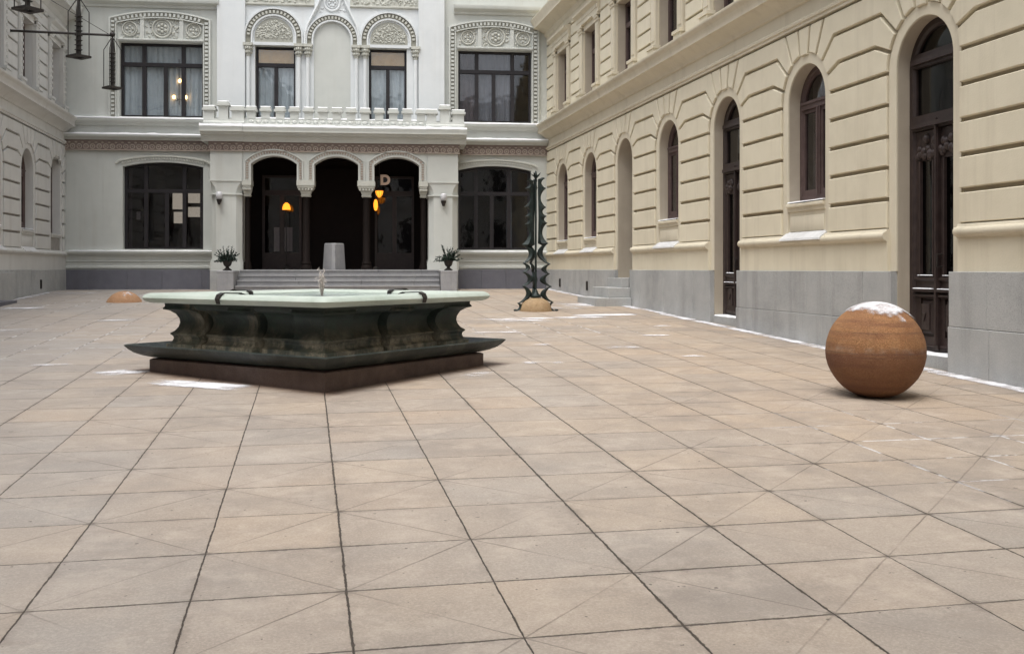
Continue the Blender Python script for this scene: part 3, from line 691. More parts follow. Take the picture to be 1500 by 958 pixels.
        for sx in (-1, 1):
            xa, xb = sorted((c+sx*0.66, c+sx*0.98))
            sr.box(xa, xb, -0.085, 0.01, 6.62, 8.32)
            sr.box(xa+0.06, xb-0.06, -0.10, -0.08, 6.75, 8.2)
            sr.box(xa-0.05, xb+0.05, -0.15, 0.01, 6.30, 6.56); sr.box(xa-0.075, xb+0.075, -0.175, 0.01, 6.56, 6.63)
            sr.box(xa-0.03, xb+0.03, -0.11, 0.01, 8.32, 8.37); sr.box(xa-0.06, xb+0.06, -0.145, 0.01, 8.46, 8.53)
            for q in range(4): sr.ball((xa+0.04+q*0.08, -0.10, 8.42), 0.05, 8, 6)
            if upper_beads:
                for q in range(9): sr.box(xa+0.13, xb-0.13, -0.135, -0.09, 6.85+q*0.16, 6.92+q*0.16)
        sr.extr_x([(0.01,8.53),(-0.13,8.53),(-0.13,8.64),(-0.15,8.66),(-0.15,8.76),(-0.26,8.83),(-0.27,8.88),(0.01,8.93)], c-1.08, c+1.08)
        sr.box(c-0.64, c+0.64, -0.04, 0.01, 8.37, 8.53)
        sr.build('window_surround', trimm, root, smooth=40)
    tag(snow.build('snow_on_sills', M['snow'], root, smooth=60), kind='stuff')
    return root

right_c = [2.03+3.08*i for i in range(11)]
right_k = ['lowwin','lowwin','niche','win','door','win','door','win','win','door','win']
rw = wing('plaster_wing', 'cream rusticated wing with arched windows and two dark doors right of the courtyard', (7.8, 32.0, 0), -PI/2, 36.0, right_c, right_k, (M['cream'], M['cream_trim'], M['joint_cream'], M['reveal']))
left_c = [4.0+32.30-3.3*0] 
left_c = [4.0+y for y in (-0.9, 2.2, 5.3, 8.4, 11.5, 14.6, 17.7, 20.5, 23.2, 26.1, 29.12, 32.22)]
left_k = ['win']*11 + ['flat']
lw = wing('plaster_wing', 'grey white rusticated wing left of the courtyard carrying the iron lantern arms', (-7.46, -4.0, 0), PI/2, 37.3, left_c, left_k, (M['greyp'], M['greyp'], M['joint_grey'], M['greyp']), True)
# unseen end wall added behind the viewer to darken the near paving
rt = MB(); rt.box(1.0, 1.6, -15.4, 0.3, -0.5, 13.0); rt.build('added_end_wall', M['greyp'], lw)
rt = MB()
for zz, pr in ((5.5, 0.12), (6.1, 0.34), (9.5, 0.5)): rt.box(1.59, 1.6+pr, -15.3, -0.05, zz, zz+0.2)
rt.build('added_end_course', M['greyp'], lw)
for k in range(5):
    for z0, z1 in ((2.6, 4.8), (6.5, 8.4)):
        rt = MB(); rt.box(1.59, 1.62, -2.4-k*3.0, -1.2-k*3.0, z0, z1); rt.build('added_end_window', M['darkframe'], lw)
# cellar vents in the plinths
def vents(root, spots):
    for s, z in spots:
        v = MB(); v.box(s-0.09, s+0.09, -0.112, -0.09, z, z+0.26)
        for k in range(3): v.box(s-0.075+k*0.06, s-0.045+k*0.06, -0.118, -0.11, z+0.02, z+0.24)
        v.build('cellar_vent', M['iron'], root)
vents(rw, ((2.0, 1.02), (5.05, 0.98))); vents(lw, ((4+30.2, 1.02),))

# ------------------------------------------------------------------ the facade at the end
BU = 15.324; BROT = math.atan2(31.9-33.3, 7.8+7.46)
hotel = empty('hotel_building', 'off white ornate facade with large dark windows closing the far end of the courtyard', 'building', (-7.46, 33.3, 0), BROT)
def seg_arch(x0, x1, ze, zc, n=14):
    hw = (x1-x0)/2; s = zc-ze; R = (hw*hw+s*s)/(2*s); c = ((x0+x1)/2, zc-R); a = math.degrees(math.asin(hw/R))
    return arc(c, R, 90-a, 90+a, n)        # from right to left
REFL_PANES = ((2.70,3.03,3.62,4.20),(3.22,3.66,3.84,4.18),(2.74,3.03,3.14,3.53),(3.22,3.66,3.36,3.70))
GW = [(1.79, 4.25), (12.34, 14.74)]
UWN = [(1.69, 4.25), (12.34, 14.76)]
CW = [(5.86, 7.13), (9.45, 10.67)]
holes = []
for x0, x1 in GW: holes.append(([(x0,2.2),(x1,2.2)] + seg_arch(x0,x1,4.80,4.95), 0.25))
for x0, x1 in UWN: holes.append(([(x0,6.37),(x1,6.37),(x1,8.72),(x0,8.72)], 0.25))
for x0, x1 in CW: holes.append(([(x0,5.97),(x1,5.97),(x1,8.70),(x0,8.70)], 0.25))
holes.append(([(5.45,1.0),(11.45,1.0),(11.45,5.15),(5.45,5.15)], 0.02))
w = MB(); wall_sheet(w, [(-0.4,-0.5),(BU+0.4,-0.5),(BU+0.4,13.5),(-0.4,13.5)], holes)
w.build('wall', M['white'], hotel)
# faint joints of the plaster fields beside the windows
pl = MB()
for a, b_ in ((0.35, 1.2),):
    pl.sweep([(0.35,2.35),(0.35,4.85),(1.2,4.85),(1.2,2.35)], [(0,-0.006),(0,0.005),(0.012,0.005),(0.012,-0.006)], True)
pl.sweep([(0.42,6.5),(0.42,9.4),(1.0,9.4),(1.0,6.5)], [(0,-0.006),(0,0.005),(0.012,0.005),(0.012,-0.006)], True)
pl.build('plaster_panel', M['white'], hotel)
# granite plinth, window-sill moulding
rr = random.Random(3)
for a, b_ in ((-0.2, 4.72), (12.24, BU+0.2)):
    x = a; p = MB()
    while x < b_-0.01:
        nx = min(b_, x+rr.uniform(0.8, 1.5)); nx = b_ if b_-nx < 0.4 else nx
        p.prism_xz([(x+0.002,-0.5),(nx-0.002,-0.5),(nx-0.002,1.55),(x+0.002,1.55)], -0.10, 0.03, 0.006, 0.006); x = nx
    p.build('plinth', M['granite_dark'], hotel)
for k, (a, b_) in enumerate(((0.0, 4.74), (12.22, BU))):
    s_ = MB(); s_.extr_x([(0.01,1.98),(-0.04,1.99),(-0.05,2.02),(-0.13,2.05),(-0.15,2.08),(-0.15,2.13),(0.01,2.17)], a, b_)
    s_.extr_x([(0.01,1.60),(-0.05,1.60),(-0.05,1.66),(-0.025,1.68),(0.01,1.68)], a, b_)
    s_.extr_x([(0.01,1.80),(-0.03,1.80),(-0.04,1.82),(-0.03,1.84),(0.01,1.84)], a, b_)
    s_.build('sill_moulding', M['white'], hotel, smooth=40)
    fz = MB(); fz.box(a, b_, -0.075, 0.01, 5.29, 5.62); fz.build('frieze', M['frieze'], hotel)
    fr = MB(); n = int((b_-a)/0.2)
    for i in range(n):                                   # running arabesque
        x = a+0.1+i*0.2
        fr.torus_xz((x, -0.078, 5.41), 0.072, 0.020, 10, 5); fr.ball((x, -0.082, 5.41), 0.03, 6, 4); fr.ball((x+0.1, -0.08, 5.535), 0.035, 6, 4, (1.3,0.7,0.7))
    fr.extr_x([(-0.07,5.285),(-0.10,5.29),(-0.10,5.315),(-0.07,5.32)], a, b_)
    fr.build('frieze_relief', M['frieze_hi'], hotel, smooth=50)
    c_ = MB(); c_.extr_x([(0.01,5.62),(-0.10,5.62),(-0.12,5.66),(-0.24,5.70),(-0.26,5.73),(-0.26,5.765),(0.01,5.81)], a, b_)
    c_.build('frieze_cornice', M['white'], hotel, smooth=40)
    t = MB(); t.extr_x([(0.01,6.08),(-0.06,6.08),(-0.08,6.12),(-0.20,6.17),(-0.22,6.20),(-0.22,6.27),(0.01,6.33)], a, b_)
    t.build('string_course', M['white'], hotel, smooth=40)
    c2 = MB(); zc = 9.90 if k == 0 else 9.98
    c2.extr_x([(0.01,zc-0.12),(-0.06,zc-0.10),(-0.08,zc-0.03),(-0.22,zc+0.04),(-0.24,zc+0.1),(-0.24,zc+0.16),(0.01,zc+0.22)], a-0.02, b_+0.02)
    c2.build('upper_cornice', M['white'], hotel, smooth=40)
    sn = MB(); snow_strip(sn, a, b_, -0.265, 0.0, 5.775, 0.075, 21+k); snow_strip(sn, a, b_, -0.225, 0.0, 6.285, 0.07, 25+k)
    snow_strip(sn, a+0.2, b_-0.1, -0.14, 0.0, 2.14, 0.03, 29+k)
    tag(sn.build('snow_on_ledges', M['snow'], hotel, smooth=60), kind='stuff')

def mullion_window(x0, x1, z0, z1, zt, xs_top, xs_low, gm, curtain=None, topmb=None, arched=None, y=0.2, seed=0):
    f = MB(); t = 0.075
    if arched:
        ap = seg_arch(x0, x1, arched[0], arched[1])[::-1]
        path = [(x0, z0)] + ap + [(x1, z0)]
        f.sweep(path, [(0,y),(0,y+0.1),(-t-0.02,y+0.1),(-t-0.02,y)])
    else:
        f.sweep([(x0,z0),(x0,z1),(x1,z1),(x1,z0)], [(0,y),(0,y+0.1),(-t,y+0.1),(-t,y)])
    f.box(x0+t*0.8, x1-t*0.8, y+0.004, y+0.1, z0, z0+t)
    f.box(x0+t*0.8, x1-t*0.8, y-0.02, y+0.09, zt-0.06, zt+0.06)
    for x in xs_low: f.box(x-0.06, x+0.06, y-0.008, y+0.09, z0+t*0.9, zt-0.05)
    for x in xs_top: f.box(x-0.06, x+0.06, y-0.008, y+0.09, zt+0.05, z1-t*0.5)
    wd = f.build('window', M['darkframe'], hotel, smooth=30)
    p_ = MB()
    if arched: p_.prism_xz([(x0+0.04,z0+0.04),(x1-0.04,z0+0.04)] + seg_arch(x0+0.04,x1-0.04,arched[0]-0.03,arched[1]-0.03), y+0.045, y+0.051)
    else: p_.box(x0+0.03, x1-0.03, y+0.045, y+0.051, z0+0.03, z1-0.03)
    p_.build('pane', gm, wd)
    if curtain:
        for j, (ca, cb, cm) in enumerate(curtain):
            curtain_mb(ca, cb, z0, z1, y+0.13, 0.022, 0.17, seed+j).build('curtain', cm, wd)
    return wd
x0, x1 = UWN[0]
mullion_window(x0, x1, 6.37, 8.72, 8.05, (x0+0.70, x1-0.65), (x0+0.70, x0+1.36, x1-0.65), M['glass'], [(x0, x1, M['curtain'])], seed=1)
x0, x1 = UWN[1]
mullion_window(x0, x1, 6.37, 8.72, 8.05, (x0+0.62, x1-0.62), (x0+0.62, x0+1.18, x1-0.62), M['glass_wet'], [(x0, x0+0.62, M['curtain_dim']), (x0+0.62, x1-0.62, M['curtain'])], seed=3)
x0, x1 = GW[0]
mullion_window(x0, x1, 2.2, 4.9, 4.05, (x0+0.66, x1-0.62), (x0+0.66, x0+1.30, x1-0.62), M['glass_dark'], [(x0+0.02, x0+0.2, M['curtain_dim']), (x1-0.16, x1-0.02, M['curtain_dim'])], None, (4.80, 4.95), seed=5)
x0, x1 = GW[1]
mullion_window(x0, x1, 2.2, 4.9, 4.05, (x0+0.60, x1-0.72), (x0+0.60, x0+1.12, x1-0.72), M['glass_wet'], [(x0+1.62, x0+1.80, M['curtain'])], None, (4.80, 4.95), seed=7)
for k, (x0, x1) in enumerate(CW):
    mullion_window(x0, x1, 5.97, 8.70, 8.12, (), ((x0+x1)/2,), M['glass'], [(x0, x1, M['curtain']), ], seed=9+k)
    # amber blind behind the top light
    b_ = MB(); b_.box(x0+0.05, x1-0.05, 0.265, 0.27, 8.15, 8.7); b_.build('blind', M['curtain_warm'], hotel)

# added glowing panels standing in for reflections in the left ground-floor panes, and a slip of paper on the glass
for xa, xb, za, zb in REFL_PANES:
    q = MB(); q.box(xa, xb, 2.75, 2.78, za, zb); q.build('reflection_panel', M['pane_reflection'], hotel)
q = MB(); q.box(2.14, 2.26, 0.262, 0.266, 3.14, 3.40); q.build('notice', M['paper'], hotel)
# segmental hood over the ground-floor windows
for x0, x1 in GW:
    h = MB(); ap = seg_arch(x0-0.04, x1+0.04, 4.84, 4.99, 30)[::-1]
    h.sweep([(x0-0.12, 4.78)] + ap + [(x1+0.12, 4.78)], [(0.12,0.004),(0.12,-0.05),(0.16,-0.05),(0.17,-0.025),(0.20,0.004)])
    for i in range(len(ap)-1):
        if i % 1 == 0:
            a = Vector(ap[i]); b2 = Vector(ap[i+1]); m_ = (a+b2)/2; d = (b2-a).normalized(); n_ = Vector((-d.y, d.x))
            c = m_+n_*0.07
            h.prism_xz([tuple(c-d*0.022-n_*0.03), tuple(c+d*0.022-n_*0.03), tuple(c+d*0.022+n_*0.03), tuple(c-d*0.022+n_*0.03)], -0.04, 0.003)
    h.build('window_hood', M['relief'], hotel, smooth=30)

def leafy(mb, region, n, y, r0, r1, seed):
    r = random.Random(seed); k = 0; tries = 0
    while k < n and tries < n*40:
        tries += 1; q = region(r)
        if q is None: continue
        a = r.random()*PI; rr = r0+(r1-r0)*r.random()
        t = MB(); t.ball((0,0,0), rr, 6, 4, (1.5, 0.7, 0.7)); ca, sa = math.cos(a), math.sin(a)
        mb.add([(q[0]+x*ca-z*sa, y+yy, q[1]+x*sa+z*ca) for x,yy,z in t.v], t.f); k += 1

# framed upper windows: beaded surround, segmental head, three relief panels
for k, (x0, x1) in enumerate(UWN):
    o0, o1 = x0-0.31, x1+0.24
    f = MB(); ap = seg_arch(o0, o1, 9.46, 9.70, 24)[::-1]
    path = [(o0, 6.34)] + ap + [(o1, 6.34)]
    f.sweep(path, [(0.0,0.004),(0.0,-0.10),(-0.05,-0.11),(-0.06,-0.06),(-0.19,-0.05),(-0.20,-0.09),(-0.235,-0.09),(-0.235,0.004)])
    f.box(x0-0.02, x1+0.02, -0.09, 0.01, 8.725, 8.82); f.extr_x([(0.0,8.72),(-0.12,8.76),(-0.12,8.80),(0.0,8.84)], x0-0.03, x1+0.03)
    for xx in (x0+0.70, x1-0.66): f.box(xx-0.06, xx+0.06, -0.07, 0.01, 8.82, 9.52)
    be = MB(); be.sweep(path, [(-0.075,-0.04),(-0.075,-0.064),(-0.185,-0.060),(-0.185,-0.04)]); be.build('bead_ground', M['bed'], hotel)
    bd = MB()                                                                   # beads
    for sx, xx in ((1, o0+0.125), (-1, o1-0.125)):
        z = 6.42
        while z < 9.38: bd.box(xx-0.05, xx+0.05, -0.10, -0.045, z, z+0.07); z += 0.125
    ip = inset(ap + [(o1,9.0),(o0,9.0)], 0.125)[1:23]
    for q0, q1 in zip(ip, ip[1:]):
        a = Vector(q0); b2 = Vector(q1); d = (b2-a); n_ = Vector((-d.y, d.x)).normalized(); a_, b3 = a+d*0.2, a+d*0.72
        bd.prism_xz([tuple(a_-n_*0.05), tuple(b3-n_*0.05), tuple(b3+n_*0.05), tuple(a_+n_*0.05)], -0.10, -0.045)
    f.add(bd.v, bd.f); so0 = f.build('window_surround', M['white'], hotel, smooth=30)
    rl = MB()
    for xa, xb, cr in ((x0, x0+0.63, 0.22), (x0+0.77, x1-0.73, 0.29), (x1-0.59, x1, 0.22)):
        cx = (xa+xb)/2; cz = 9.12 if cr < 0.25 else 9.16
        rl.torus_xz((cx,-0.03,cz), cr, 0.028, 24, 6); rl.torus_xz((cx,-0.02,cz), cr*0.72, 0.014, 20, 5)
        for q in range(6 if cr > 0.25 else 4):
            a = PI/2+q*2*PI/(6 if cr > 0.25 else 4); rl.ball((cx+math.cos(a)*cr*0.4, -0.02, cz+math.sin(a)*cr*0.4), cr*0.19, 8, 5, (1,0.7,1))
        rl.ball((cx,-0.02,cz), cr*0.14, 8, 5)
        def reg(r, xa=xa, xb=xb, cx=cx, cz=cz, cr=cr):
            x = r.uniform(xa+0.05, xb-0.05); z = r.uniform(8.86, 9.44)
            return (x, z) if math.hypot(x-cx, z-cz) > cr+0.05 else None
        leafy(rl, reg, 46 if cr > 0.25 else 24, -0.012, 0.02, 0.036, k*10+int(cx*3))
    rl.build('relief_panel', M['relief'], so0, smooth=60)

# centre: two giant pilasters, three arches on colonnettes, ogee gable with a medallion
ps = []
for a, b_ in ((4.70, 5.57), (11.05, 11.89)):
    p = MB(); p.box(a, b_, -0.17, 0.02, 5.9, 13.5); p.build('pilaster', M['white_hi'], hotel, bevel=0.012)
cf = MB(); cf.box(5.57, 11.05, -0.03, 0.004, 5.9, 13.5)
# (the recessed middle field is cut by the two balcony windows and the blind niche)
cf = MB()
mid_holes = [([(x0,5.97),(x1,5.97),(x1,8.70),(x0,8.70)], 0.04) for x0, x1 in CW]
nz = [(7.71, 5.95),(8.87,5.95)] + arc((8.29, 8.91), 0.58, 0, 180, 20)
mid_holes.append((nz, 0.12))
wall_sheet(cf, [(5.57,5.9),(11.05,5.9),(11.05,13.4),(5.57,13.4)], mid_holes, y=-0.035)
cf.prism_xz(nz, 0.075, 0.08)
cf.build('centre_field', M['white_hi'], hotel)
for c, zs, ri, ro in ((6.45, 8.98, 0.66, 0.92), (8.29, 8.91, 0.60, 0.84), (10.10, 8.94, 0.66, 0.92)):
    zb = 8.74; ar = MB(); bd = MB()
    be = MB(); be.sweep([(c-ri-0.055, zb)] + arc((c, zs), ri+0.055, 180, 0, 28) + [(c+ri+0.055, zb)], [(0,-0.05),(0,-0.074),(ro-ri-0.105,-0.074),(ro-ri-0.105,-0.05)]); be.build('bead_ground', M['bed'], hotel)
    for r_a, r_b, yy in ((ri, ri+0.05, -0.10), (ro-0.045, ro, -0.13), (ri+0.05, ro-0.045, -0.07)):
        path = [(c-r_a, zb)] + arc((c, zs), r_a, 180, 0, 28) + [(c+r_a, zb)]
        ar.sweep(path, [(0,-0.03),(0,yy),(r_b-r_a,yy),(r_b-r_a,-0.03)])
    rm = (ri+ro)/2+0.002
    for i in range(21):
        a0, a1 = math.radians(180*(i+0.15)/21), math.radians(180*(i+0.68)/21)
        bd.prism_xz([(c+math.cos(a)*r_, zs+math.sin(a)*r_) for a, r_ in ((a0,rm-0.045),(a0,rm+0.045),(a1,rm+0.045),(a1,rm-0.045))], -0.115, -0.068)
    if c != 8.29:
        hw = 0.64; ar.box(c-hw-0.02, c+hw+0.02, -0.085, -0.03, 8.705, 8.80)
        def reg(r, c=c, zs=zs):
            a = r.uniform(0, PI); q = math.sqrt(r.random())*0.56
            return (c+math.cos(a)*q, zs-0.06+math.sin(a)*q)
        tb = MB(); tb.prism_xz([(c-0.60,8.81),(c+0.60,8.81)] + arc((c, zs), 0.60, 0, 180, 20), -0.043, -0.03); tb.build('tympanum', M['relief_dark'], hotel)
        tm = MB(); leafy(tm, reg, 210, -0.05, 0.018, 0.036, int(c*7)); tm.build('tympanum_relief', M['relief'], hotel, smooth=60)
    ao = ar.build('archivolt', M['white_hi'], hotel, smooth=30); bd.build('beading', M['relief'], ao)
for x in (5.66, 7.24, 7.52, 9.06, 9.34, 10.96):
    cl = MB(); cl.lathe([(0.10,5.95),(0.10,6.05),(0.075,6.1),(0.068,6.2),(0.064,8.34)], (x,-0.09,0), 14)
    cl.build('colonnette', M['white_hi'], hotel, smooth=40)
    cp = MB(); cp.lathe([(0.068,8.33),(0.085,8.36),(0.075,8.39),(0.10,8.50),(0.13,8.62),(0.14,8.66)], (x,-0.09,0), 12); cp.box(x-0.15, x+0.15, -0.24, -0.03, 8.66, 8.745)
    for q in range(7):
        a = PI+q*PI/6; cp.ball((x+math.cos(a)*0.10, -0.09+math.sin(a)*0.10, 8.46), 0.032, 6, 4, (1,1,1.5)); cp.ball((x+math.cos(a)*0.125, -0.09+math.sin(a)*0.125, 8.58), 0.036, 6, 4, (1,1,1.4))
    cp.build('capital', M['relief'], hotel, smooth=50)
og = MB()
for sx in (-1, 1):
    pts = [(8.29+sx*0.90, 8.75), (8.29+sx*0.885, 9.1), (8.29+sx*0.80, 9.42), (8.29+sx*0.62, 9.78), (8.29+sx*0.46, 10.12), (8.29+sx*0.36, 10.5), (8.29+sx*0.26, 11.0), (8.29, 11.7)]
    og.sweep(pts if sx < 0 else pts[::-1], [(0,-0.03),(0,-0.13),(-0.05,-0.15),(-0.09,-0.11),(-0.09,-0.03)])
og.torus_xz((8.29,-0.05,10.10), 0.24, 0.04, 28, 6); og.torus_xz((8.29,-0.05,10.10), 0.16, 0.02, 22, 5)
for q in range(6):
    a = q*PI/3; og.ball((8.29+math.cos(a)*0.09,-0.05,10.10+math.sin(a)*0.09), 0.04, 8, 5, (1,0.7,1))
leafy(og, lambda r: (lambda x, z: (x, z) if math.hypot(x-8.29, z-10.1) > 0.3 and abs(x-8.29) < 0.62-(z-9.8)*0.5 else None)(r.uniform(7.75,8.83), r.uniform(9.80,10.4)), 34, -0.04, 0.022, 0.04, 5)
og.build('ogee_gable', M['white_hi'], hotel, smooth=50)
for a, b_ in ((5.57, 7.72), (8.86, 11.05)):
    fz = MB(); fz.extr_x([(-0.03,9.97),(-0.06,9.97),(-0.10,10.0),(-0.10,10.04),(-0.05,10.06),(-0.03,10.06)], a, b_); fz.box(a, b_, -0.05, -0.03, 10.06, 10.5)
    leafy(fz, lambda r, a=a, b_=b_: (r.uniform(a+0.05,b_-0.05), r.uniform(10.1,10.45)), 120, -0.055, 0.025, 0.045, int(a*3))
    fz.build('upper_frieze', M['relief'], hotel, smooth=50)
rf = MB(); rf.box(-0.3, BU+0.3, -0.1, 0.6, 13.45, 13.7); rf.build('roof_edge', M['granite_dark'], hotel)
# rooms behind the glass (the vestibule is its own box)
i_ = MB()
for xa, xb, za, zb, dd in ((0, 5.2, 1.0, 5.8, 3.0), (11.7, BU, 1.0, 5.8, 3.0), (0, BU, 5.85, 13.4, 3.0)):
    i_.add([(xa,0.26,za),(xb,0.26,za),(xb,dd,za),(xa,dd,za),(xa,0.26,zb),(xb,0.26,zb),(xb,dd,zb),(xa,dd,zb)], [(0,1,2,3),(4,5,6,7),(1,2,6,5),(2,3,7,6),(3,0,4,7)])
i_.build('room_interior', M['dark'], hotel)
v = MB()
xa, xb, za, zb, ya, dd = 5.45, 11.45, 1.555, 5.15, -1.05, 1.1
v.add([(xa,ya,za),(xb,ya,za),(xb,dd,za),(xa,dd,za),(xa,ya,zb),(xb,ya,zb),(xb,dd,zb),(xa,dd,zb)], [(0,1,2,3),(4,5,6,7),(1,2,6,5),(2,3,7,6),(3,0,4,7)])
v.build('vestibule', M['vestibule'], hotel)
# glazed entrance doors at the back of the vestibule
def glazed_door(x0, x1, z0, z1, zt, y, papers):
    f = MB(); f.sweep([(x0,z0),(x0,z1),(x1,z1),(x1,z0)], [(0,y),(0,y+0.1),(-0.08,y+0.1),(-0.08,y)])
    m_ = (x0+x1)/2; f.box(m_-0.07, m_+0.07, y-0.01, y+0.09, z0, zt); f.box(x0+0.06, x1-0.06, y-0.015, y+0.09, zt-0.05, zt+0.12)
    f.box(x0+0.06, x1-0.06, y-0.005, y+0.09, z0, z0+0.55)
    d = f.build('glazed_door', M['wood'], hotel)
    p_ = MB(); p_.box(x0+0.04, x1-0.04, y+0.04, y+0.046, z0+0.5, z1-0.04); p_.build('pane', M['glass_wet'], d)
    for a, b_, za, zb in papers:
        n_ = MB(); n_.box(a, b_, y+0.06, y+0.065, za, zb); n_.build('notice', M['paper'], d)
    return d
glazed_door(5.95, 7.22, 1.56, 4.66, 4.05, 0.98, ((6.32, 6.50, 2.15, 2.95), (6.66, 6.92, 2.15, 2.95)))
glazed_door(9.62, 10.92, 1.56, 4.66, 4.05, 0.98, ())
wall_d = MB(); wall_d.box(7.6, 9.3, 1.0, 1.06, 1.56, 4.9); wall_d.build('panelled_door', M['vestibule'], hotel)

# ------------------------------------------------------------------ entrance porch
FY = -1.30
porch = empty('entrance_porch', 'three arched off white porch with battlement parapet and snowy cornice before the far facade', 'porch', hotel.location, BROT)
PIERS = ((4.71, 5.66), (11.32, 12.26)); OPEN = ((5.92, 7.30), (7.83, 9.17), (9.66, 11.05))
for a, b_ in PIERS:
    p = MB()
    def octa(a, b_, y0, y1, ch): return [(a+ch,y0),(b_-ch,y0),(b_,y0+ch),(b_,y1),(a,y1),(a,y0+ch)]
    p.prism_xy(octa(a, b_, FY-0.04, -0.0, 0.001), 4.27, 5.18)
    p.prism_xy(octa(a+0.02, b_-0.02, FY-0.02, -0.0, 0.16), 1.86, 3.86)
    # chamfer stop flaring back to the square
    lo = octa(a+0.02, b_-0.02, FY-0.02, 0.0, 0.16); 
    for i in range(6):
        t0, t1 = i/6, (i+1)/6; e0, e1 = t0**2.2, t1**2.2
        A = octa(a+0.02-0.02*e0, b_-0.02+0.02*e0, FY-0.02-0.02*e0, 0.0, 0.16*(1-e0)+0.001); B_ = octa(a+0.02-0.02*e1, b_-0.02+0.02*e1, FY-0.02-0.02*e1, 0.0, 0.16*(1-e1)+0.001)
        z0, z1 = 3.86+0.40*t0, 3.86+0.40*t1; n = 6
        p.add([(x,y,z0) for x,y in A]+[(x,y,z1) for x,y in B_], [(q,(q+1)%n,n+(q+1)%n,n+q) for q in range(n)])
    p.prism_xy(octa(a-0.02, b_+0.02, FY-0.06, 0.0, 0.06), 1.54, 1.80); p.prism_xy(octa(a-0.0, b_+0.0, FY-0.04, 0.0, 0.10), 1.80, 1.87)
    p.box(a-0.015, b_+0.015, FY-0.06, -0.0, 4.255, 4.30); p.box(a-0.01, b_+0.01, FY-0.05, 0.0, 3.84, 3.87)
    p.build('pier', M['white'], porch, smooth=25)
    q = MB(); q.box(a+0.0, b_+0.0, FY-0.08, 0.0, 0.4, 1.54); q.build('plinth_block', M['granite'], porch, bevel=0.01)
# arcade wall
aw = MB()
def port_arch(x0, x1): return seg_arch(x0, x1, 4.80, 5.05, 20)
for y_ in (FY, FY+0.42):
    out = [(5.66,4.20)]
    for x0, x1 in OPEN: out += [(x0,4.20)] + port_arch(x0,x1)[::-1] + [(x1,4.20)]
    out += [(11.32,4.20),(11.32,5.18),(5.66,5.18)]
    aw.add([(x,y_,z) for x,z in out], [tuple(t) for t in tessellate_polygon([[Vector((x,z,0)) for x,z in out]])])
for x0, x1 in OPEN:
    l = [(x0,4.20)] + port_arch(x0,x1)[::-1] + [(x1,4.20)]; n = len(l)
    aw.add([(x,FY,z) for x,z in l]+[(x,FY+0.42,z) for x,z in l], [(i,i+1,n+i+1,n+i) for i in range(n-1)])
aw.build('arcade_wall', M['white'], porch)
for x0, x1 in OPEN:
    arv = MB(); bd = MB()
    path = [(x0,4.30)] + port_arch(x0,x1)[::-1] + [(x1,4.30)]
    arv.sweep(path, [(0.0,FY+0.01),(0.0,FY-0.025),(0.05,FY-0.03),(0.06,FY-0.012),(0.16,FY-0.012),(0.165,FY-0.05),(0.20,FY-0.05),(0.205,FY+0.01)])
    pp = port_arch(x0,x1)[::-1]; op = inset([(x0,4.2)]+pp+[(x1,4.2)], -0.11)[1:-1]
    for i in range(len(op)-1):
        a = Vector(op[i]); b2 = Vector(op[i+1]); d = b2-a; n_ = Vector((-d.y,d.x)).normalized()
        bd.prism_xz([tuple(a+d*0.2-n_*0.035),tuple(a+d*0.75-n_*0.035),tuple(a+d*0.75+n_*0.035),tuple(a+d*0.2+n_*0.035)], FY-0.034, FY-0.008)
    for xx in (x0-0.11, x1+0.11):
        z = 4.34
        while z < 4.82: bd.box(xx-0.035, xx+0.035, FY-0.034, FY-0.008, z, z+0.045); z += 0.075
    ao = arv.build('archivolt', M['white'], porch, smooth=25); bd.build('beading', M['frieze_hi'], ao)
cpx = [5.79, 7.565, 9.415, 11.18]
for k, x in enumerate(cpx):
    hwid = 0.14 if k in (0, 3) else 0.27
    cp = MB(); cp.box(x-hwid, x+hwid, FY-0.06, FY+0.46, 4.14, 4.30); cp.box(x-hwid+0.02, x+hwid-0.02, FY-0.04, FY+0.44, 4.08, 4.14)
    lo = 0.09 if k in (0,3) else 0.135
    prof = [(lo,3.80),(lo+0.02,3.84),(lo,3.87),(lo+0.03,3.97),(hwid*0.95,4.08)]
    for (r0,z0),(r1,z1) in zip(prof, prof[1:]):
        cy = FY+0.2
        A = [(x-r0,cy-r0*0.9),(x+r0,cy-r0*0.9),(x+r0,cy+r0*0.9),(x-r0,cy+r0*0.9)]; B_ = [(x-r1,cy-min(r1,0.23)),(x+r1,cy-min(r1,0.23)),(x+r1,cy+min(r1,0.23)),(x-r1,cy+min(r1,0.23))]
        cp.add([(*p_,z0) for p_ in A]+[(*p_,z1) for p_ in B_], [(q,(q+1)%4,4+(q+1)%4,4+q) for q in range(4)])
    for q in range(5):
        cp.ball((x-hwid*0.7+q*hwid*0.35, FY-0.01, 4.03), 0.035, 6, 4, (1,1,1.3))
    cp.build('capital', M['relief'], porch, smooth=35)
    sh = MB(); r_ = 0.085 if k in (0,3) else 0.115
    sh.lathe([(r_*1.5,1.56),(r_*1.5,1.66),(r_*1.25,1.70),(r_*1.35,1.76),(r_,1.82),(r_*0.97,3.80)], (x, FY+0.2, 0), 20)
    sh.build('column_shaft', M['vestibule'], porch, smooth=40)
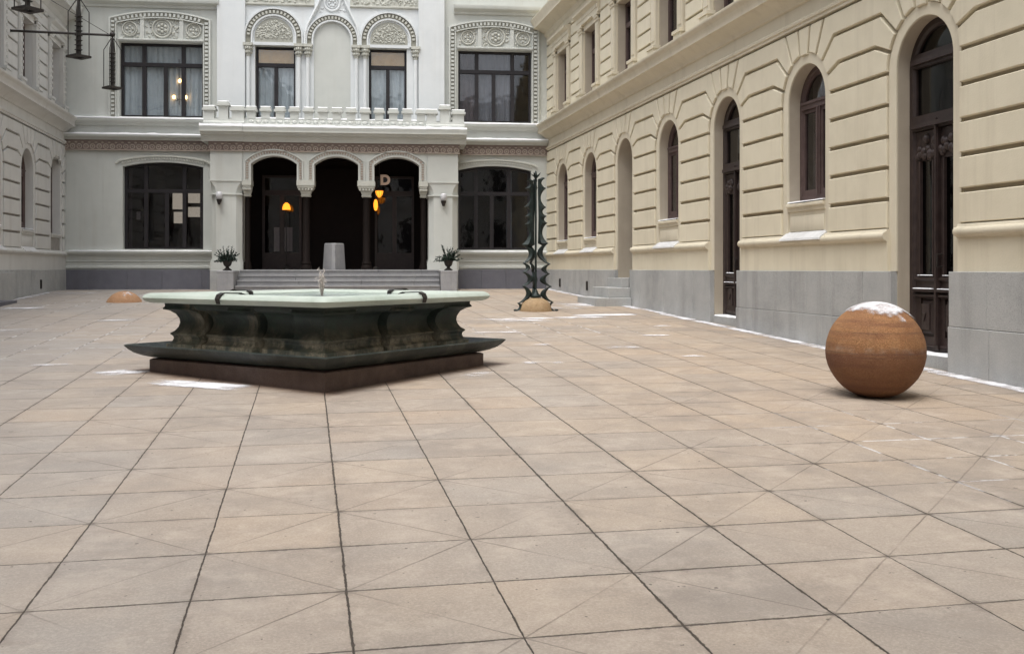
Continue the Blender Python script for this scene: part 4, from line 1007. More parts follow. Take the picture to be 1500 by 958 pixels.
# entablature that breaks forward over the piers
en = MB(); fz = MB(); fh = MB(); sn = MB(); cn = MB()
segs = ((4.66, 5.71, FY-0.07), (5.71, 11.27, FY-0.02), (11.27, 12.31, FY-0.07))
for k, (a, b_, y0) in enumerate(segs):
    fz.box(a, b_, y0, 0.0, 5.18, 5.46)
    n = int((b_-a)/0.2)
    for i in range(n):
        x = a+(b_-a)*(i+0.5)/n
        fh.torus_xz((x, y0-0.004, 5.27), 0.068, 0.019, 10, 5); fh.ball((x,y0-0.008,5.27), 0.028, 6, 4); fh.ball((x+0.1,y0-0.006,5.385), 0.034, 6, 4, (1.3,0.7,0.7))
    fh.box(a-0.01, b_+0.01, y0-0.03, 0.0, 5.165, 5.195)
    xl, xr = (a-0.0, b_+0.0)
    prof = [(0.0,5.46),(y0-0.04,5.46),(y0-0.06,5.52),(y0-0.10,5.56),(y0-0.11,5.62),(y0-0.24,5.66),(y0-0.25,5.70),(y0-0.33,5.73),(y0-0.33,5.82),(y0-0.34,5.84),(y0-0.34,5.88),(0.0,5.93)]
    if k == 0: 
        for j in range(5): pass
    cn.extr_x(prof, a-(0.20 if k == 0 else 0), b_+(0.20 if k == 2 else 0))
    snow_strip(sn, a-(0.21 if k == 0 else -0.001), b_+(0.21 if k == 2 else -0.001), y0-0.345, FY+0.02, 5.885, 0.115, 40+k)
fz.build('frieze', M['frieze'], porch); fh.build('frieze_relief', M['frieze_hi'], porch, smooth=50); cn.build('cornice', M['white'], porch, smooth=35)
pa = MB(); pa.box(4.56, 12.42, FY-0.02, FY+0.16, 5.90, 6.19)
n = 0
def merlon(x, w, z0, z1, yo=0.0, tall=False):
    pa.box(x-w/2, x+w/2, FY-0.03-yo, FY+0.17, z0, z1)
    pa.box(x-w/2-0.05, x+w/2+0.05, FY-0.09-yo, FY+0.22, z1, z1+0.06)
    pa.box(x-w/2-0.015, x+w/2+0.015, FY-0.05-yo, FY+0.19, z1+0.06, z1+0.13)
    snow_strip(sn, x-w/2-0.02, x+w/2+0.02, FY-0.05-yo, FY+0.18, z1+0.125, 0.035, int(x*9))
x = 5.93; xs = []
while x < 11.25: xs.append(x); x += 0.4315
for x in xs: merlon(x, 0.255, 6.18, 6.41)
for xa, xb in zip(xs, xs[1:]):
    snow_strip(sn, xa+0.125, xb-0.125, FY-0.03, FY+0.15, 6.18, 0.06, int(xa*11), 0.05)
for x in xs + [x+0.2157 for x in xs]:
    pa.ball((x, FY-0.03, 6.09), 0.07, 10, 6, (1.2,0.8,0.75))
pa.extr_x([(FY-0.02,5.99),(FY-0.05,6.0),(FY-0.055,6.03),(FY-0.02,6.05)], 5.75, 11.25)
for a, b_ in ((4.52, 5.74), (11.26, 12.46)):
    pa.box(a, b_, FY-0.10, FY+0.18, 5.90, 6.14)
    pa.extr_x([(FY-0.10,6.0),(FY-0.14,6.02),(FY-0.14,6.05),(FY-0.10,6.08)], a, b_)
    m_ = (a+b_)/2
    merlon(a+0.17, 0.30, 6.14, 6.40, 0.07); merlon(m_-0.02, 0.28, 6.14, 6.54, 0.07); merlon(b_-0.20, 0.36, 6.14, 6.40, 0.07)
pa.build('battlement_parapet', M['white'], porch, smooth=35)
bal = MB(); bal.box(4.6, 12.4, FY+0.16, -0.02, 5.80, 5.92); bal.build('balcony_floor', M['granite'], porch)
tag(sn.build('snow_on_parapet', M['snow'], porch, smooth=60), kind='stuff')

# steps, flanking pedestals, urns
st = MB(); gb = gz(31)
hts = [1.555-0.157*i for i in range(5)]
for i in range(4):
    yf = FY-0.10-0.31*i; yb = yf+0.32 if i else -0.9
    # each tread is laid in long stones
    xs_ = [5.60]; r_ = random.Random(i+4)
    while xs_[-1] < 11.65: xs_.append(min(11.66, xs_[-1]+r_.uniform(1.2,2.0)))
    for xa, xb in zip(xs_, xs_[1:]):
        if xb-xa < 0.02: continue
        st.prism_xy([(xa+0.003,yf),(xb-0.003,yf),(xb-0.003,yb),(xa+0.003,yb)], hts[i+1]-0.2, hts[i]-0.045)
        st.prism_xy([(xa+0.003,yf-0.028),(xb-0.003,yf-0.028),(xb-0.003,yb-0.032),(xa+0.003,yb-0.032)], hts[i]-0.045, hts[i])
steps = st.build('entrance_steps', M['step'], None, bevel=0.006)
steps.location = hotel.location; steps.rotation_euler = (0,0,BROT)
tag(steps, 'flight of four wide grey granite steps leading up into the dark porch', 'steps')
def world_b(u, y, z=0.0): 
    return Vector((-7.46, 33.3, 0)) + Matrix.Rotation(BROT, 3, 'Z') @ Vector((u, y, z))
peds = []
for k, u in enumerate((5.345, 11.92)):
    p = MB(); p.box(-0.245, 0.245, -0.55, 0.50, -0.15, 0.565); p.box(-0.25, 0.25, -0.555, 0.505, 0.53, 0.60)
    o = p.build('granite_pedestal', M['step'], None, bevel=0.012); o.location = world_b(u, FY-0.62, 0.93); o.rotation_euler = (0,0,BROT)
    tag(o, 'square granite block under the urn at the %s end of the porch steps' % ('left' if k == 0 else 'right'), 'pedestal', 'granite pedestals flanking the steps')
def urn_plant(u, label, seed, hgt):
    r = random.Random(seed)
    root = empty('potted_evergreen', label, 'potted plant', world_b(u, FY-0.85, 1.532), BROT+seed, 'urns with clipped evergreen sprigs')
    root.scale = (0.86,0.86,0.88)
    ub = MB(); ub.lathe([(0.0,0.0),(0.15,0.0),(0.15,0.03),(0.10,0.06),(0.055,0.10),(0.065,0.13),(0.12,0.17),(0.15,0.25),(0.16,0.30),(0.19,0.33),(0.19,0.345),(0.15,0.34),(0.0,0.32)], (0,0,0), 20)
    ub.build('urn', M['iron'], root, smooth=40)
    fo = MB()
    for b in range(44):
        a = r.uniform(0, 2*PI); el = r.uniform(0.15, 1.4); ln = r.uniform(0.22, 0.50)*(hgt if el > 0.9 else 1.0)
        d = Vector((math.cos(a)*math.cos(el), math.sin(a)*math.cos(el), math.sin(el))); base = Vector((math.cos(a)*0.08, math.sin(a)*0.08, 0.32))
        for k in range(34):
            t = r.random(); p = base + d*ln*t + Vector((0,0,-0.10*t*t*math.cos(el))); q = Vector((r.uniform(-1,1), r.uniform(-1,1), r.uniform(-0.6,1))).normalized()
            q = (q + d*0.8).normalized(); s_ = 0.095*(1-0.5*t); w_ = q.cross(Vector((r.uniform(-1,1),r.uniform(-1,1),1))).normalized()*0.016
            fo.add([p-w_, p+w_, p+q*s_+w_*0.3, p+q*s_-w_*0.3], [(0,1,2,3)])
    fo.build('foliage', M['leaf'], root)
    sm = MB()
    for b in range(7):
        a = r.uniform(0, 2*PI); sm.tube([(0.05*math.cos(a),0.05*math.sin(a),0.3),(0.12*math.cos(a),0.12*math.sin(a),0.5)], 0.008, 5)
    sm.build('stem', M['wood'], root)
urn_plant(5.36, 'black urn with dark evergreen sprigs on the left pedestal of the porch steps', 1, 1.1)
urn_plant(11.92, 'black urn with dark evergreen sprigs on the right pedestal of the porch steps', 2, 1.25)

# stone block in the middle of the porch
b = MB(); q = 0.235
for (h0, k0), (h1, k1) in (((0, 1.06), (0.80, 0.92)), ((0.80, 0.92), (0.83, 0.84))):
    pts = lambda k: [(c*k, s*k) for c, s in ((0.05,-0.36),(0.33,-0.05),(0.33,0.05),(0.05,0.33),(-0.05,0.33),(-0.33,0.05),(-0.33,-0.05),(-0.05,-0.36))]
    A, B_ = pts(k0), pts(k1); b.add([(x,y,h0) for x,y in A]+[(x,y,h1) for x,y in B_], [(i,(i+1)%8,8+(i+1)%8,8+i) for i in range(8)] + ([tuple(range(8,16))] if h1 > 0.81 else []))
blk = b.build('stone_block', M['step'], None); blk.location = world_b(8.39, -0.62, 1.557); blk.rotation_euler = (0,0,BROT)
tag(blk, 'pale grey granite block with sloping sides standing in the middle arch of the porch', 'stone block')

# wall lamps on the piers
for k, u in enumerate((5.0, 11.80)):
    root = empty('wall_lamp', 'small white globe lamp on the front of the %s porch pier' % ('left' if k == 0 else 'right'), 'wall lamp', world_b(u, FY-0.02, 3.58), BROT, 'globe lamps on the porch piers')
    gl = MB(); gl.lathe([(0.05,0.10),(0.09,0.14),(0.105,0.21),(0.10,0.30),(0.06,0.345),(0.0,0.35)], (0,-0.14,0), 18); gl.build('globe', M['opal'], root, smooth=60)
    cu = MB(); cu.lathe([(0.0,-0.06),(0.035,-0.05),(0.05,0.0),(0.075,0.06),(0.085,0.11),(0.05,0.115)], (0,-0.14,0), 16); cu.tube([(0,-0.14,0.0),(0,-0.05,-0.02),(0,0.01,0.05)], 0.018, 8); cu.build('bracket', M['iron'], root, smooth=40)

# lit lamps in the porch
def ceiling_lantern(u, y, z, r, label, kind):
    root = empty('porch_lantern', label, 'lamp', world_b(u, y, z), BROT)
    gl = MB(); cg = MB(); root.scale = (0.78, 0.78, 1.0)
    if kind == 'lantern':
        gl.lathe([(0.0,-0.16),(0.06,-0.15),(0.13,-0.06),(0.16,0.04),(0.15,0.06),(0.0,0.06)], (0,0,0), 8)
        cg.lathe([(0.19,0.055),(0.14,0.10),(0.05,0.18),(0.02,0.26),(0.0,0.28)], (0,0,0), 8); cg.tube([(0,0,0.26),(0,0,5.14-z)], 0.012, 6)
        for q in range(8):
            a = q*PI/4; cg.tube([(0.155*math.cos(a),0.155*math.sin(a),0.05),(0.132*math.cos(a),0.132*math.sin(a),-0.06),(0.06*math.cos(a),0.06*math.sin(a),-0.155)], 0.008, 5)
    elif kind == 'globe':
        gl.lathe([(0.0,-0.19),(0.05,-0.17),(0.085,-0.06),(0.085,0.06),(0.05,0.16),(0.0,0.18)], (0,0,0), 14)
        cg.tube([(0,0,-0.2),(0,0,1.56-z)], 0.025, 8); cg.lathe([(0.14,1.56-z),(0.13,1.60-z),(0.04,1.66-z)], (0,0,0), 14); cg.lathe([(0.06,-0.2),(0.03,-0.24)], (0,0,0), 10)
    else:
        gl.lathe([(0.165,-0.08),(0.165,-0.02),(0.13,0.08),(0.06,0.14),(0.0,0.155)], (0,0,0), 18)
        cg.tube([(0,0,-0.08),(0,0,1.56-z)], 0.02, 8); cg.lathe([(0.18,1.56-z),(0.17,1.6-z),(0.05,1.68-z)], (0,0,0), 14); cg.lathe([(0.0,-0.085),(0.15,-0.085)], (0,0,0), 14)
    gl.build('glass_shade', M['amber'], root, smooth=50); cg.build('lamp_fitting', M['iron'], root, smooth=40)
ceiling_lantern(6.78, 0.55, 3.58, 0.16, 'glowing orange half dome lamp inside the left arch of the porch', 'dome')
ceiling_lantern(9.80, -0.55, 4.00, 0.13, 'glowing amber lantern hanging at the top of the right arch', 'lantern')
ceiling_lantern(9.68, -0.25, 3.63, 0.1, 'upright glowing amber globe lamp just below the hanging lantern', 'globe')
# the letter D over the right-hand door
cu = bpy.data.curves.new('letter_curve', 'FONT'); cu.body = 'D'; cu.size = 0.42; cu.extrude = 0.02; cu.bevel_depth = 0.006; cu.align_x = 'CENTER'; cu.offset = 0.016
tmp = bpy.data.objects.new('letter_tmp', cu); COL.objects.link(tmp)
dg = bpy.context.evaluated_depsgraph_get(); me = bpy.data.meshes.new_from_object(tmp.evaluated_get(dg)); bpy.data.objects.remove(tmp)
me.materials.clear(); me.materials.append(M['letter'])
lt = bpy.data.objects.new('letter_sign', me); COL.objects.link(lt)
lt.matrix_world = Matrix.Translation(world_b(9.99, -0.80, 4.24)) @ Matrix.Rotation(BROT, 4, 'Z') @ Matrix.Rotation(PI/2, 4, 'X')
tag(lt, 'single pinkish capital letter D hanging in the right arch above the lantern', 'letter sign')

# chandelier glimpsed through the curtains of the upper left window
ch = empty('chandelier', 'small lit chandelier glowing behind the sheer curtains of the upper left window', 'chandelier', world_b(3.45, 0.27, 7.05), BROT)
c_ = MB(); c_.tube([(0,0,-0.25),(0,0,1.2)], 0.012, 6)
for q in range(3): a = q*2*PI/3+0.3; c_.tube([(0,0,-0.05),(0.12*math.cos(a),0.05*math.sin(a),-0.12),(0.22*math.cos(a),0.06*math.sin(a),-0.05)], 0.01, 6)
c_.build('chandelier_frame', M['iron'], ch)
for pp in ((0.22*math.cos(0.3),0.0,0.0),(0.22*math.cos(0.3+2*PI/3),0.0,0.0),(0.02,0,0.52)):
    q = MB(); q.ball(pp, 0.045, 8, 6, (1,1,1.4)); q.build('bulb', M['bulb'], ch, smooth=60)

# ------------------------------------------------------------------ fountain
FX, FYc = 0.18, 12.50; fg = gz(FYc)
fo = empty('stone_fountain', 'large dark square fountain set cornerwise with pale green marble rim and bronze clamps', 'fountain', (FX, FYc, 0), 0)
def square_rings(mb, prof, cap_bottom=True, cap_top=True, offs=None, z_add=0.0):
    """prof: (half diagonal, z, recess) rings of a square set on its corner; recess pulls the panels between the corner and middle piers inward"""
    ts = [0,0.185,0.20,0.215,0.40,0.415,0.43,0.57,0.585,0.60,0.785,0.80,0.815] ; inn = [0,0,-0.6,1,1,-0.6,0,0,-0.6,1,1,-0.6,0]
    rings = []
    for hd, z, rec in prof:
        ring = []
        cs = [(0,-hd),(hd,0),(0,hd),(-hd,0)]
        for i in range(4):
            a, b_ = Vector(cs[i]), Vector(cs[(i+1)%4]); nrm = -((a+b_)/2).normalized()
            for t, k in zip(ts, inn):
                kk = 1.5 if k < 0 else k
                p = a.lerp(b_, t) + nrm*rec*kk; ring.append((p.x, p.y, z+z_add))
        rings.append(ring)
    n = len(rings[0]); o = len(mb.v)
    mb.add([p for r in rings for p in r], [(k*n+i, k*n+(i+1)%n, (k+1)*n+(i+1)%n, (k+1)*n+i) for k in range(len(rings)-1) for i in range(n)])
    for flag, k in ((cap_bottom,0),(cap_top,len(rings)-1)):
        if flag: mb.f.append(tuple(o+k*n+i for i in range(n)))
b = MB(); square_rings(b, [(2.02,-0.1,0),(2.02,0.515,0),(1.98,0.53,0)]); b.build('base', M['fbase'], fo)
t = MB(); square_rings(t, [(1.90,0.535,0),(1.98,0.54,0),(2.10,0.565,0),(2.20,0.60,0),(2.27,0.645,0),(2.315,0.688,0),(2.28,0.70,0),(2.22,0.665,0),(2.05,0.615,0),(1.70,0.605,0)], True, False); t.build('lower_tray', M['ftray'], fo, smooth=28)
ice = MB(); square_rings(ice, [(1.70,0.622,0),(2.10,0.630,0),(2.17,0.648,0)], False, False); ice.build('tray_ice', M['snow'], fo)
body = MB(); R = 0.075
square_rings(body, [(1.83,0.60,R),(1.83,0.70,R),(1.81,0.705,R),(1.765,0.725,R),(1.745,0.76,R),(1.75,0.79,R),(1.785,0.812,R),(1.785,0.825,R),(1.73,0.855,R),(1.69,0.90,R),(1.672,0.95,R),(1.68,1.00,R),(1.72,1.055,R),(1.79,1.095,R),(1.87,1.112,R*0.6),(1.87,1.125,R*0.4),(1.845,1.15,0),(1.85,1.185,0),(1.87,1.20,0)], True, True)
body.build('basin', M['fstone'], fo, smooth=28)
rim = MB()
# rim slab: outer edge with softly rounded corners, open in the middle
def rim_ring(hd, rc, z, n=7):
    out = []; cs = [(0,-hd),(hd,0),(0,hd),(-hd,0)]
    for i in range(4):
        p = Vector(cs[i]); a = (Vector(cs[i-1])-p).normalized(); c2 = (Vector(cs[(i+1)%4])-p).normalized()
        A, C = p+a*rc, p+c2*rc
        for k in range(n+1):
            t_ = k/n; out.append(((A*(1-t_)**2+p*2*t_*(1-t_)+C*t_**2).x, (A*(1-t_)**2+p*2*t_*(1-t_)+C*t_**2).y, z))
    return out
rr_ = [rim_ring(1.62,0.10,1.20), rim_ring(2.05,0.12,1.19), rim_ring(2.13,0.14,1.215), rim_ring(2.16,0.15,1.25), rim_ring(2.13,0.14,1.285), rim_ring(2.06,0.12,1.305), rim_ring(1.72,0.10,1.30), rim_ring(1.64,0.10,1.275)]
n = len(rr_[0]); rim.add([p for r in rr_ for p in r], [(k*n+i, k*n+(i+1)%n, ((k+1)%8)*n+(i+1)%n, ((k+1)%8)*n+i) for k in range(8) for i in range(n)])
rim.build('rim', M['marble'], fo, smooth=45)
wt = MB(); wt.add([(x,y,1.262) for x,y,z in rim_ring(1.66,0.1,0)], [tuple(range(n))]); wt.build('water', M['water'], fo)
for sx, sy in ((1,-1),(-1,-1),(1,1),(-1,1)):
    c = MB()
    d = Vector((sx, sy)).normalized(); e = Vector((-d.y, d.x)); hd = 1/math.sqrt(2)
    # clamp: flat band following the rim section
    path = [(1.62*hd,1.23),(1.63*hd,1.29),(1.72*hd,1.312),(2.06*hd,1.318),(2.14*hd,1.295),(2.175*hd,1.25),(2.15*hd,1.20)]
    off = 0.10*sx*(1 if sy < 0 else -1)
    vs = []
    for r_, z in path:
        for q in (-0.035, 0.035): p = d*r_ + e*(q+off); vs.append((p.x, p.y, z))
    for r_, z in path:
        for q in (-0.035, 0.035): p = d*(r_+0.006) + e*(q+off); vs.append((p.x, p.y, z+0.012))
    m_ = len(path); fs = []
    for i in range(m_-1):
        fs += [(2*i,2*i+1,2*i+3,2*i+2), (2*m_+2*i,2*m_+2*i+2,2*m_+2*i+3,2*m_+2*i+1), (2*i,2*i+2,2*m_+2*i+2,2*m_+2*i), (2*i+1,2*m_+2*i+1,2*m_+2*i+3,2*i+3)]
    c.add(vs, fs); c.build('clamp', M['iron'], fo)
j = MB()
for k in range(26):
    a = rnd.uniform(0,2*PI); h_ = rnd.uniform(0.12,0.36); s_ = rnd.uniform(0.005,0.05)
    j.tube([(0,0,1.25),(s_*math.cos(a),s_*math.sin(a),1.25+h_*0.8),(1.5*s_*math.cos(a),1.5*s_*math.sin(a),1.25+h_),(2.2*s_*math.cos(a),2.2*s_*math.sin(a),1.25+h_*0.9)], 0.012, 6, 0.006)
j.build('water_jet', M['jet'], fo, smooth=60)

# ------------------------------------------------------------------ stone balls
def snow_cap(r, zmin, seed, thick=0.012, lean=(0.06,-0.05), n=72, m=26):
    """irregular skin of snow over the crown of a ball"""
    mb = MB(); vs = []; idx = {}
    for i in range(m+1):
        th = (PI*0.5)*i/m
        for k in range(n):
            ph = 2*PI*k/n; d = Vector((math.sin(th)*math.cos(ph), math.sin(th)*math.sin(ph), math.cos(th)))
            idx[i,k] = len(vs); vs.append(d)
    fs = []
    def cover(d):
        f = d.z + lean[0]*d.x + lean[1]*d.y + 0.14*mnoise.noise(d*3.1+Vector((seed,0,0))) + 0.10*mnoise.noise(d*9.0+Vector((0,seed,0)))
        return f - zmin
    pts = []
    for d in vs:
        c = cover(d); h = 0.0 if c < 0 else thick*min(1, c/0.09)
        pts.append(d*(r+h-(0.002 if c < 0 else 0)))
    for i in range(m):
        for k in range(n):
            q = (idx[i,k], idx[i+1,k], idx[i+1,(k+1)%n], idx[i,(k+1)%n])
            if max(cover(vs[a]) for a in q) > 0: fs.append(q)
    mb.add(pts, fs); mb.cover = [max(0.0, min(1.0, cover(d)/0.24)) for d in vs]; return mb
def build_cap(mb, parent):
    me = bpy.data.meshes.new('snow_cap'); me.from_pydata(mb.v, [], mb.f); me.materials.append(M['frost'])
    at = me.attributes.new('cover', 'FLOAT', 'POINT'); at.data.foreach_set('value', mb.cover); me.shade_smooth()
    o = bpy.data.objects.new('snow_cap', me); COL.objects.link(o); o.parent = parent; o['kind'] = 'stuff'; return o
bx, by = 5.77, 9.35
bl = MB(); bl.ball((0,0,0), 0.495, 96, 60)
bl.v = [tuple(Vector(p)*(1+0.006*mnoise.noise(Vector(p)*5)+0.003*mnoise.noise(Vector(p)*19))) for p in bl.v]
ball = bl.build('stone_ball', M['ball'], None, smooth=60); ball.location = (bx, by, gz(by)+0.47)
tag(ball, 'large rust brown stone ball with a cap of snow by the right hand wing', 'stone ball')
build_cap(snow_cap(0.499, 0.64, 3.3, 0.010, (0.16,-0.02)), ball)
bl = MB(); bl.ball((0,0,0), 0.46, 40, 24)
b2 = bl.build('stone_ball', M['rusty'], None, smooth=60); b2.location = (-4.42, 26.0, gz(26.0)-0.19)
tag(b2, 'half sunken ochre boulder with a speck of snow beyond the left corner of the fountain', 'stone ball')
build_cap(snow_cap(0.46, 0.93, 8.1, 0.008, (0.22,-0.32)), b2)

# ------------------------------------------------------------------ spiky bronze sculpture
SX, SY = 5.02, 21.75; sg = gz(SY)
sculp = empty('spiky_sculpture', 'tall dark bronze sculpture of three spiked crescent legs round a thin pole', 'sculpture', (SX, SY, sg), 0)
cusps = [(0.47,0.0),(0.41,0.20),(0.365,0.54),(0.35,0.86),(0.345,1.06),(0.31,1.48),(0.265,1.95),(0.25,2.11),(0.25,2.31),(0.24,2.75),(0.215,2.96)]
def leg_outline(rs):
    r = random.Random(rs); cs = [(a*(1+r.uniform(-0.06,0.06)), z+(r.uniform(-0.03,0.03) if i else 0)) for i,(a,z) in enumerate(cusps)]
    outer, inner = [], []
    for (r0,z0),(r1,z1) in zip(cs, cs[1:]):
        L = z1-z0; dep = min(0.16, L*0.48) if z0 < 1.4 else min(0.13, L*0.46, r0*0.55)
        for k in range(10):
            t = k/10; s_ = math.sin(PI*t)**0.75
            outer.append((r0+(r1-r0)*t-dep*s_, z0+L*t))
            wth = 0.045+0.085*min(1, L/0.3)*math.sin(PI*t)
            inner.append((max(0.012, r0+(r1-r0)*t-dep*s_-wth-0.02*(1-s_)) if z0 < 1.4 else min(0.06, max(0.02, (r0+(r1-r0)*t-dep*s_)-0.05)), z0+L*t)) if True else None
    outer.append(cs[-1]); inner.append((max(0.01, cs[-1][0]-0.08), cs[-1][1]+0.02))
    return outer, inner
for k, ang in enumerate((178, -14, 100)):
    outer, inner = leg_outline(k+2); a = math.radians(ang); n = len(outer)
    L = MB(); th = 0.085
    def P3(r_, z, s):
        q = a + 0.42*math.sin(z*2.1+k*2.0)*min(1.0, z*1.2); ca, sa = math.cos(q), math.sin(q)
        return (r_*ca - s*sa, r_*sa + s*ca, z)
    vs = []
    for (ro_, zo), (ri_, zi) in zip(outer, inner):
        mid_r = (ro_+ri_)/2; w_ = max(0.02, min(th, (ro_-ri_)*0.45))
        vs += [P3(ro_, zo, 0.012), P3(ro_, zo, -0.012), P3(mid_r, zi, -w_), P3(ri_, zi, -0.018), P3(ri_, zi, 0.018), P3(mid_r, zi, w_)]
    fs = [(i*6+j, i*6+(j+1)%6, (i+1)*6+(j+1)%6, (i+1)*6+j) for i in range(n-1) for j in range(6)] + [tuple(range(6)), tuple((n-1)*6+j for j in range(6))]
    L.add(vs, fs)
    L.ball(P3(0.465, 0.02, 0), 0.035, 8, 6, (1.2,1.2,0.7))
    L.build('crescent_leg', M['verdigris'], sculp, smooth=40)
po = MB(); po.tube([(0,0,0.25),(0,0,3.05)], 0.024, 10); po.lathe([(0.12,0.30),(0.13,0.34),(0.06,0.40),(0.03,0.48)], (0,0,0), 14); po.build('pole', M['verdigris'], sculp, smooth=40)
tp = MB()
for q in range(5):
    a = q*2*PI/5+0.4; d = Vector((math.cos(a), math.sin(a), 0)); s_ = Vector((-d.y, d.x, 0))*0.035
    pts = [Vector((0,0,2.98)), d*0.07+Vector((0,0,3.02)), d*0.14+Vector((0,0,3.10)), ]
    tp.add([pts[0]-s_*0.4, pts[0]+s_*0.4, pts[1]+s_, pts[1]-s_, pts[2], pts[0]+Vector((0,0,0.05)), pts[1]+Vector((0,0,0.03))], [(0,1,2,3),(3,2,4),(0,3,6,5),(1,5,6,2),(6,3,4),(6,4,2)])
tp.lathe([(0.0,2.94),(0.05,2.99),(0.03,3.06),(0.02,3.12),(0.0,3.15)], (0,0,0), 8)
tp.build('finial', M['verdigris'], sculp, smooth=40)
dm = MB(); dm.lathe([(0.36,-0.06),(0.36,0.02),(0.345,0.08),(0.32,0.16),(0.25,0.235),(0.16,0.28),(0.08,0.295),(0.0,0.30)], (0,0,0), 28)
d_ = dm.build('dome_stone', M['ochre'], None, smooth=50); d_.location = (SX, SY, sg)
tag(d_, 'low ochre dome stone carrying the bronze sculpture', 'dome stone')

# ------------------------------------------------------------------ lanterns on the left wing
def lantern_mb(root):
    # origin = hook under the arm, cage below
    c = MB(); w = 0.205; zt, zb = -0.32, -1.30
    rot = math.radians(38); ca, sa = math.cos(rot), math.sin(rot); R2 = lambda x, y: (x*ca-y*sa, x*sa+y*ca)
    for sx, sy in ((1,1),(1,-1),(-1,-1),(-1,1)):
        x, y = R2(sx*w*0.75, sy*w*0.75); x0, y0 = R2(sx*0.02, sy*0.02)
        c.tube([(x0,y0,-0.02),(x,y,zt),(x,y,zb)], 0.011, 6)
    k = [R2(sx*w*0.75, sy*w*0.75) for sx, sy in ((1,1),(1,-1),(-1,-1),(-1,1))]
    c.build('cage', M['iron'], root)
    p = MB(); e = 0.19
    o_ = [R2(sx*e, sy*e) for sx, sy in ((-1,-1),(1,-1),(1,1),(-1,1))]; i_ = [R2(sx*e*0.45, sy*e*0.45) for sx, sy in ((-1,-1),(1,-1),(1,1),(-1,1))]
    vs = [(x,y,z) for z in (zb-0.03, zb+0.015) for x,y in o_+i_]
    p.add(vs, [(q,(q+1)%4,4+(q+1)%4,4+q) for q in range(4)] + [(8+q,8+(q+1)%4,12+(q+1)%4,12+q) for q in range(4)] + [(q,(q+1)%4,8+(q+1)%4,8+q) for q in range(4)] + [(4+q,4+(q+1)%4,12+(q+1)%4,12+q) for q in range(4)])
    p.build('base_plate', M['iron'], root)
    s_ = MB(); s_.lathe([(0.035,-0.04),(0.045,-0.3),(0.045,zb)], (0,0,0), 8)
    for q in range(8): z = -0.42-q*0.105; s_.lathe([(0.0,z-0.012),(0.085,z-0.006),(0.085,z+0.006),(0.0,z+0.012)], (0,0,0), 6)
    s_.build('lamp_core', M['iron'], root, smooth=30)
    h = MB(); h.tube([(0,0,-0.04),(0,0,0.03)], 0.022, 8); h.ball((0,0,-0.05), 0.045, 8, 6); h.build('hook', M['iron'], root)
def bracket_mb(root, ln):
    a = MB(); a.tube([(0,0,0),(ln,0,0.0)], 0.032, 8); a.ball((ln,0,0.02), 0.06, 8, 6, (1.2,1,1.2)); a.ball((ln,0,0.1), 0.025, 6, 5); a.build('arm', M['iron'], root, smooth=40)
    pl = MB(); pl.add([], []); 
    t = MB(); t.lathe([(0.16,-0.03),(0.15,0.02),(0.07,0.06),(0.045,0.12)], (0,0,0), 14)
    pl.add([(z,y,x) for x,y,z in t.v], t.f); pl.build('wall_plate', M['iron'], root, smooth=40)
    s_ = MB(); s_.tube([(ln-0.1,0,0.03),(0.0,0.0,1.45)], 0.008, 5); s_.build('stay_rod', M['iron'], root)
LY = (27.4, 23.5, 19.4); ord_ = ('farthest', 'middle', 'nearest'); proto = None
names_b = ('thin black iron wall arm with a stay rod, holding the farthest lantern on the left', 'black iron wall arm above the middle lantern on the left', 'black iron wall arm above the nearest lantern in the top left corner')
names_l = ('black open cage lantern hanging from the arm end beside the upper left window', 'tall black cage lantern, middle of the three hanging on the left', 'largest black cage lantern, cut off at the top left corner of the view')
for k, y in enumerate(LY):
    wx = -7.46-0.05
    if k == 0:
        br = empty('lantern_bracket', names_b[0], 'bracket', (wx, y, 7.64), 0, 'iron lantern brackets on the left wing'); bracket_mb(br, 2.56)
        la = empty('hanging_lantern', names_l[0], 'lantern', (wx+2.56, y, 7.58), 0, 'cage lanterns on the left wing'); lantern_mb(la)
        protos = (br, la)
    else:
        br = dup(protos[0]); br.location = (wx, y, 7.64); br['label'] = names_b[k]
        la = dup(protos[1]); la.location = (wx+2.56, y, 7.58); la.rotation_euler = (0,0,0.12*k); la['label'] = names_l[k]

# ------------------------------------------------------------------ steps at the niche, block by the left wing
st = MB(); s0 = 32-8.19
for i, (wd_, dp, z0, z1) in enumerate(((1.62, 1.02, 0.3, 0.885), (1.36, 0.66, 0.885, 1.13), (1.20, 0.30, 1.13, 1.36))):
    st.prism_xy([(-dp,-wd_/2),(-0.105,-wd_/2),(-0.105,wd_/2),(-dp,wd_/2)], z0, z1)
o = st.build('doorway_steps', M['granite'], None, bevel=0.015); o.location = (7.8, s0, 0)
tag(o, 'three stacked grey granite steps rising to the open arched doorway of the cream wing', 'steps')
st2 = MB()
for dp, z0, z1 in ((0.62, 0.5, 0.83),): st2.prism_xy([(0.12,-0.9),(dp,-0.9),(dp,0.55),(0.12,0.55)], z0, z1)
o = st2.build('doorway_step', M['granite_dark'], None, bevel=0.015); o.location = (-7.46, 25.35, 0)
tag(o, 'single dark granite step at the foot of the grey white wing', 'step')
bb = MB(); bb.box(0.09, 0.22, -1.2, 0.9, 0.3, 1.50)
o = bb.build('granite_buttress', M['granite'], None, bevel=0.015); o.location = (-7.46, 26.3, 0)
tag(o, 'pale granite facing block projecting from the foot of the left wing behind the step', 'granite block')

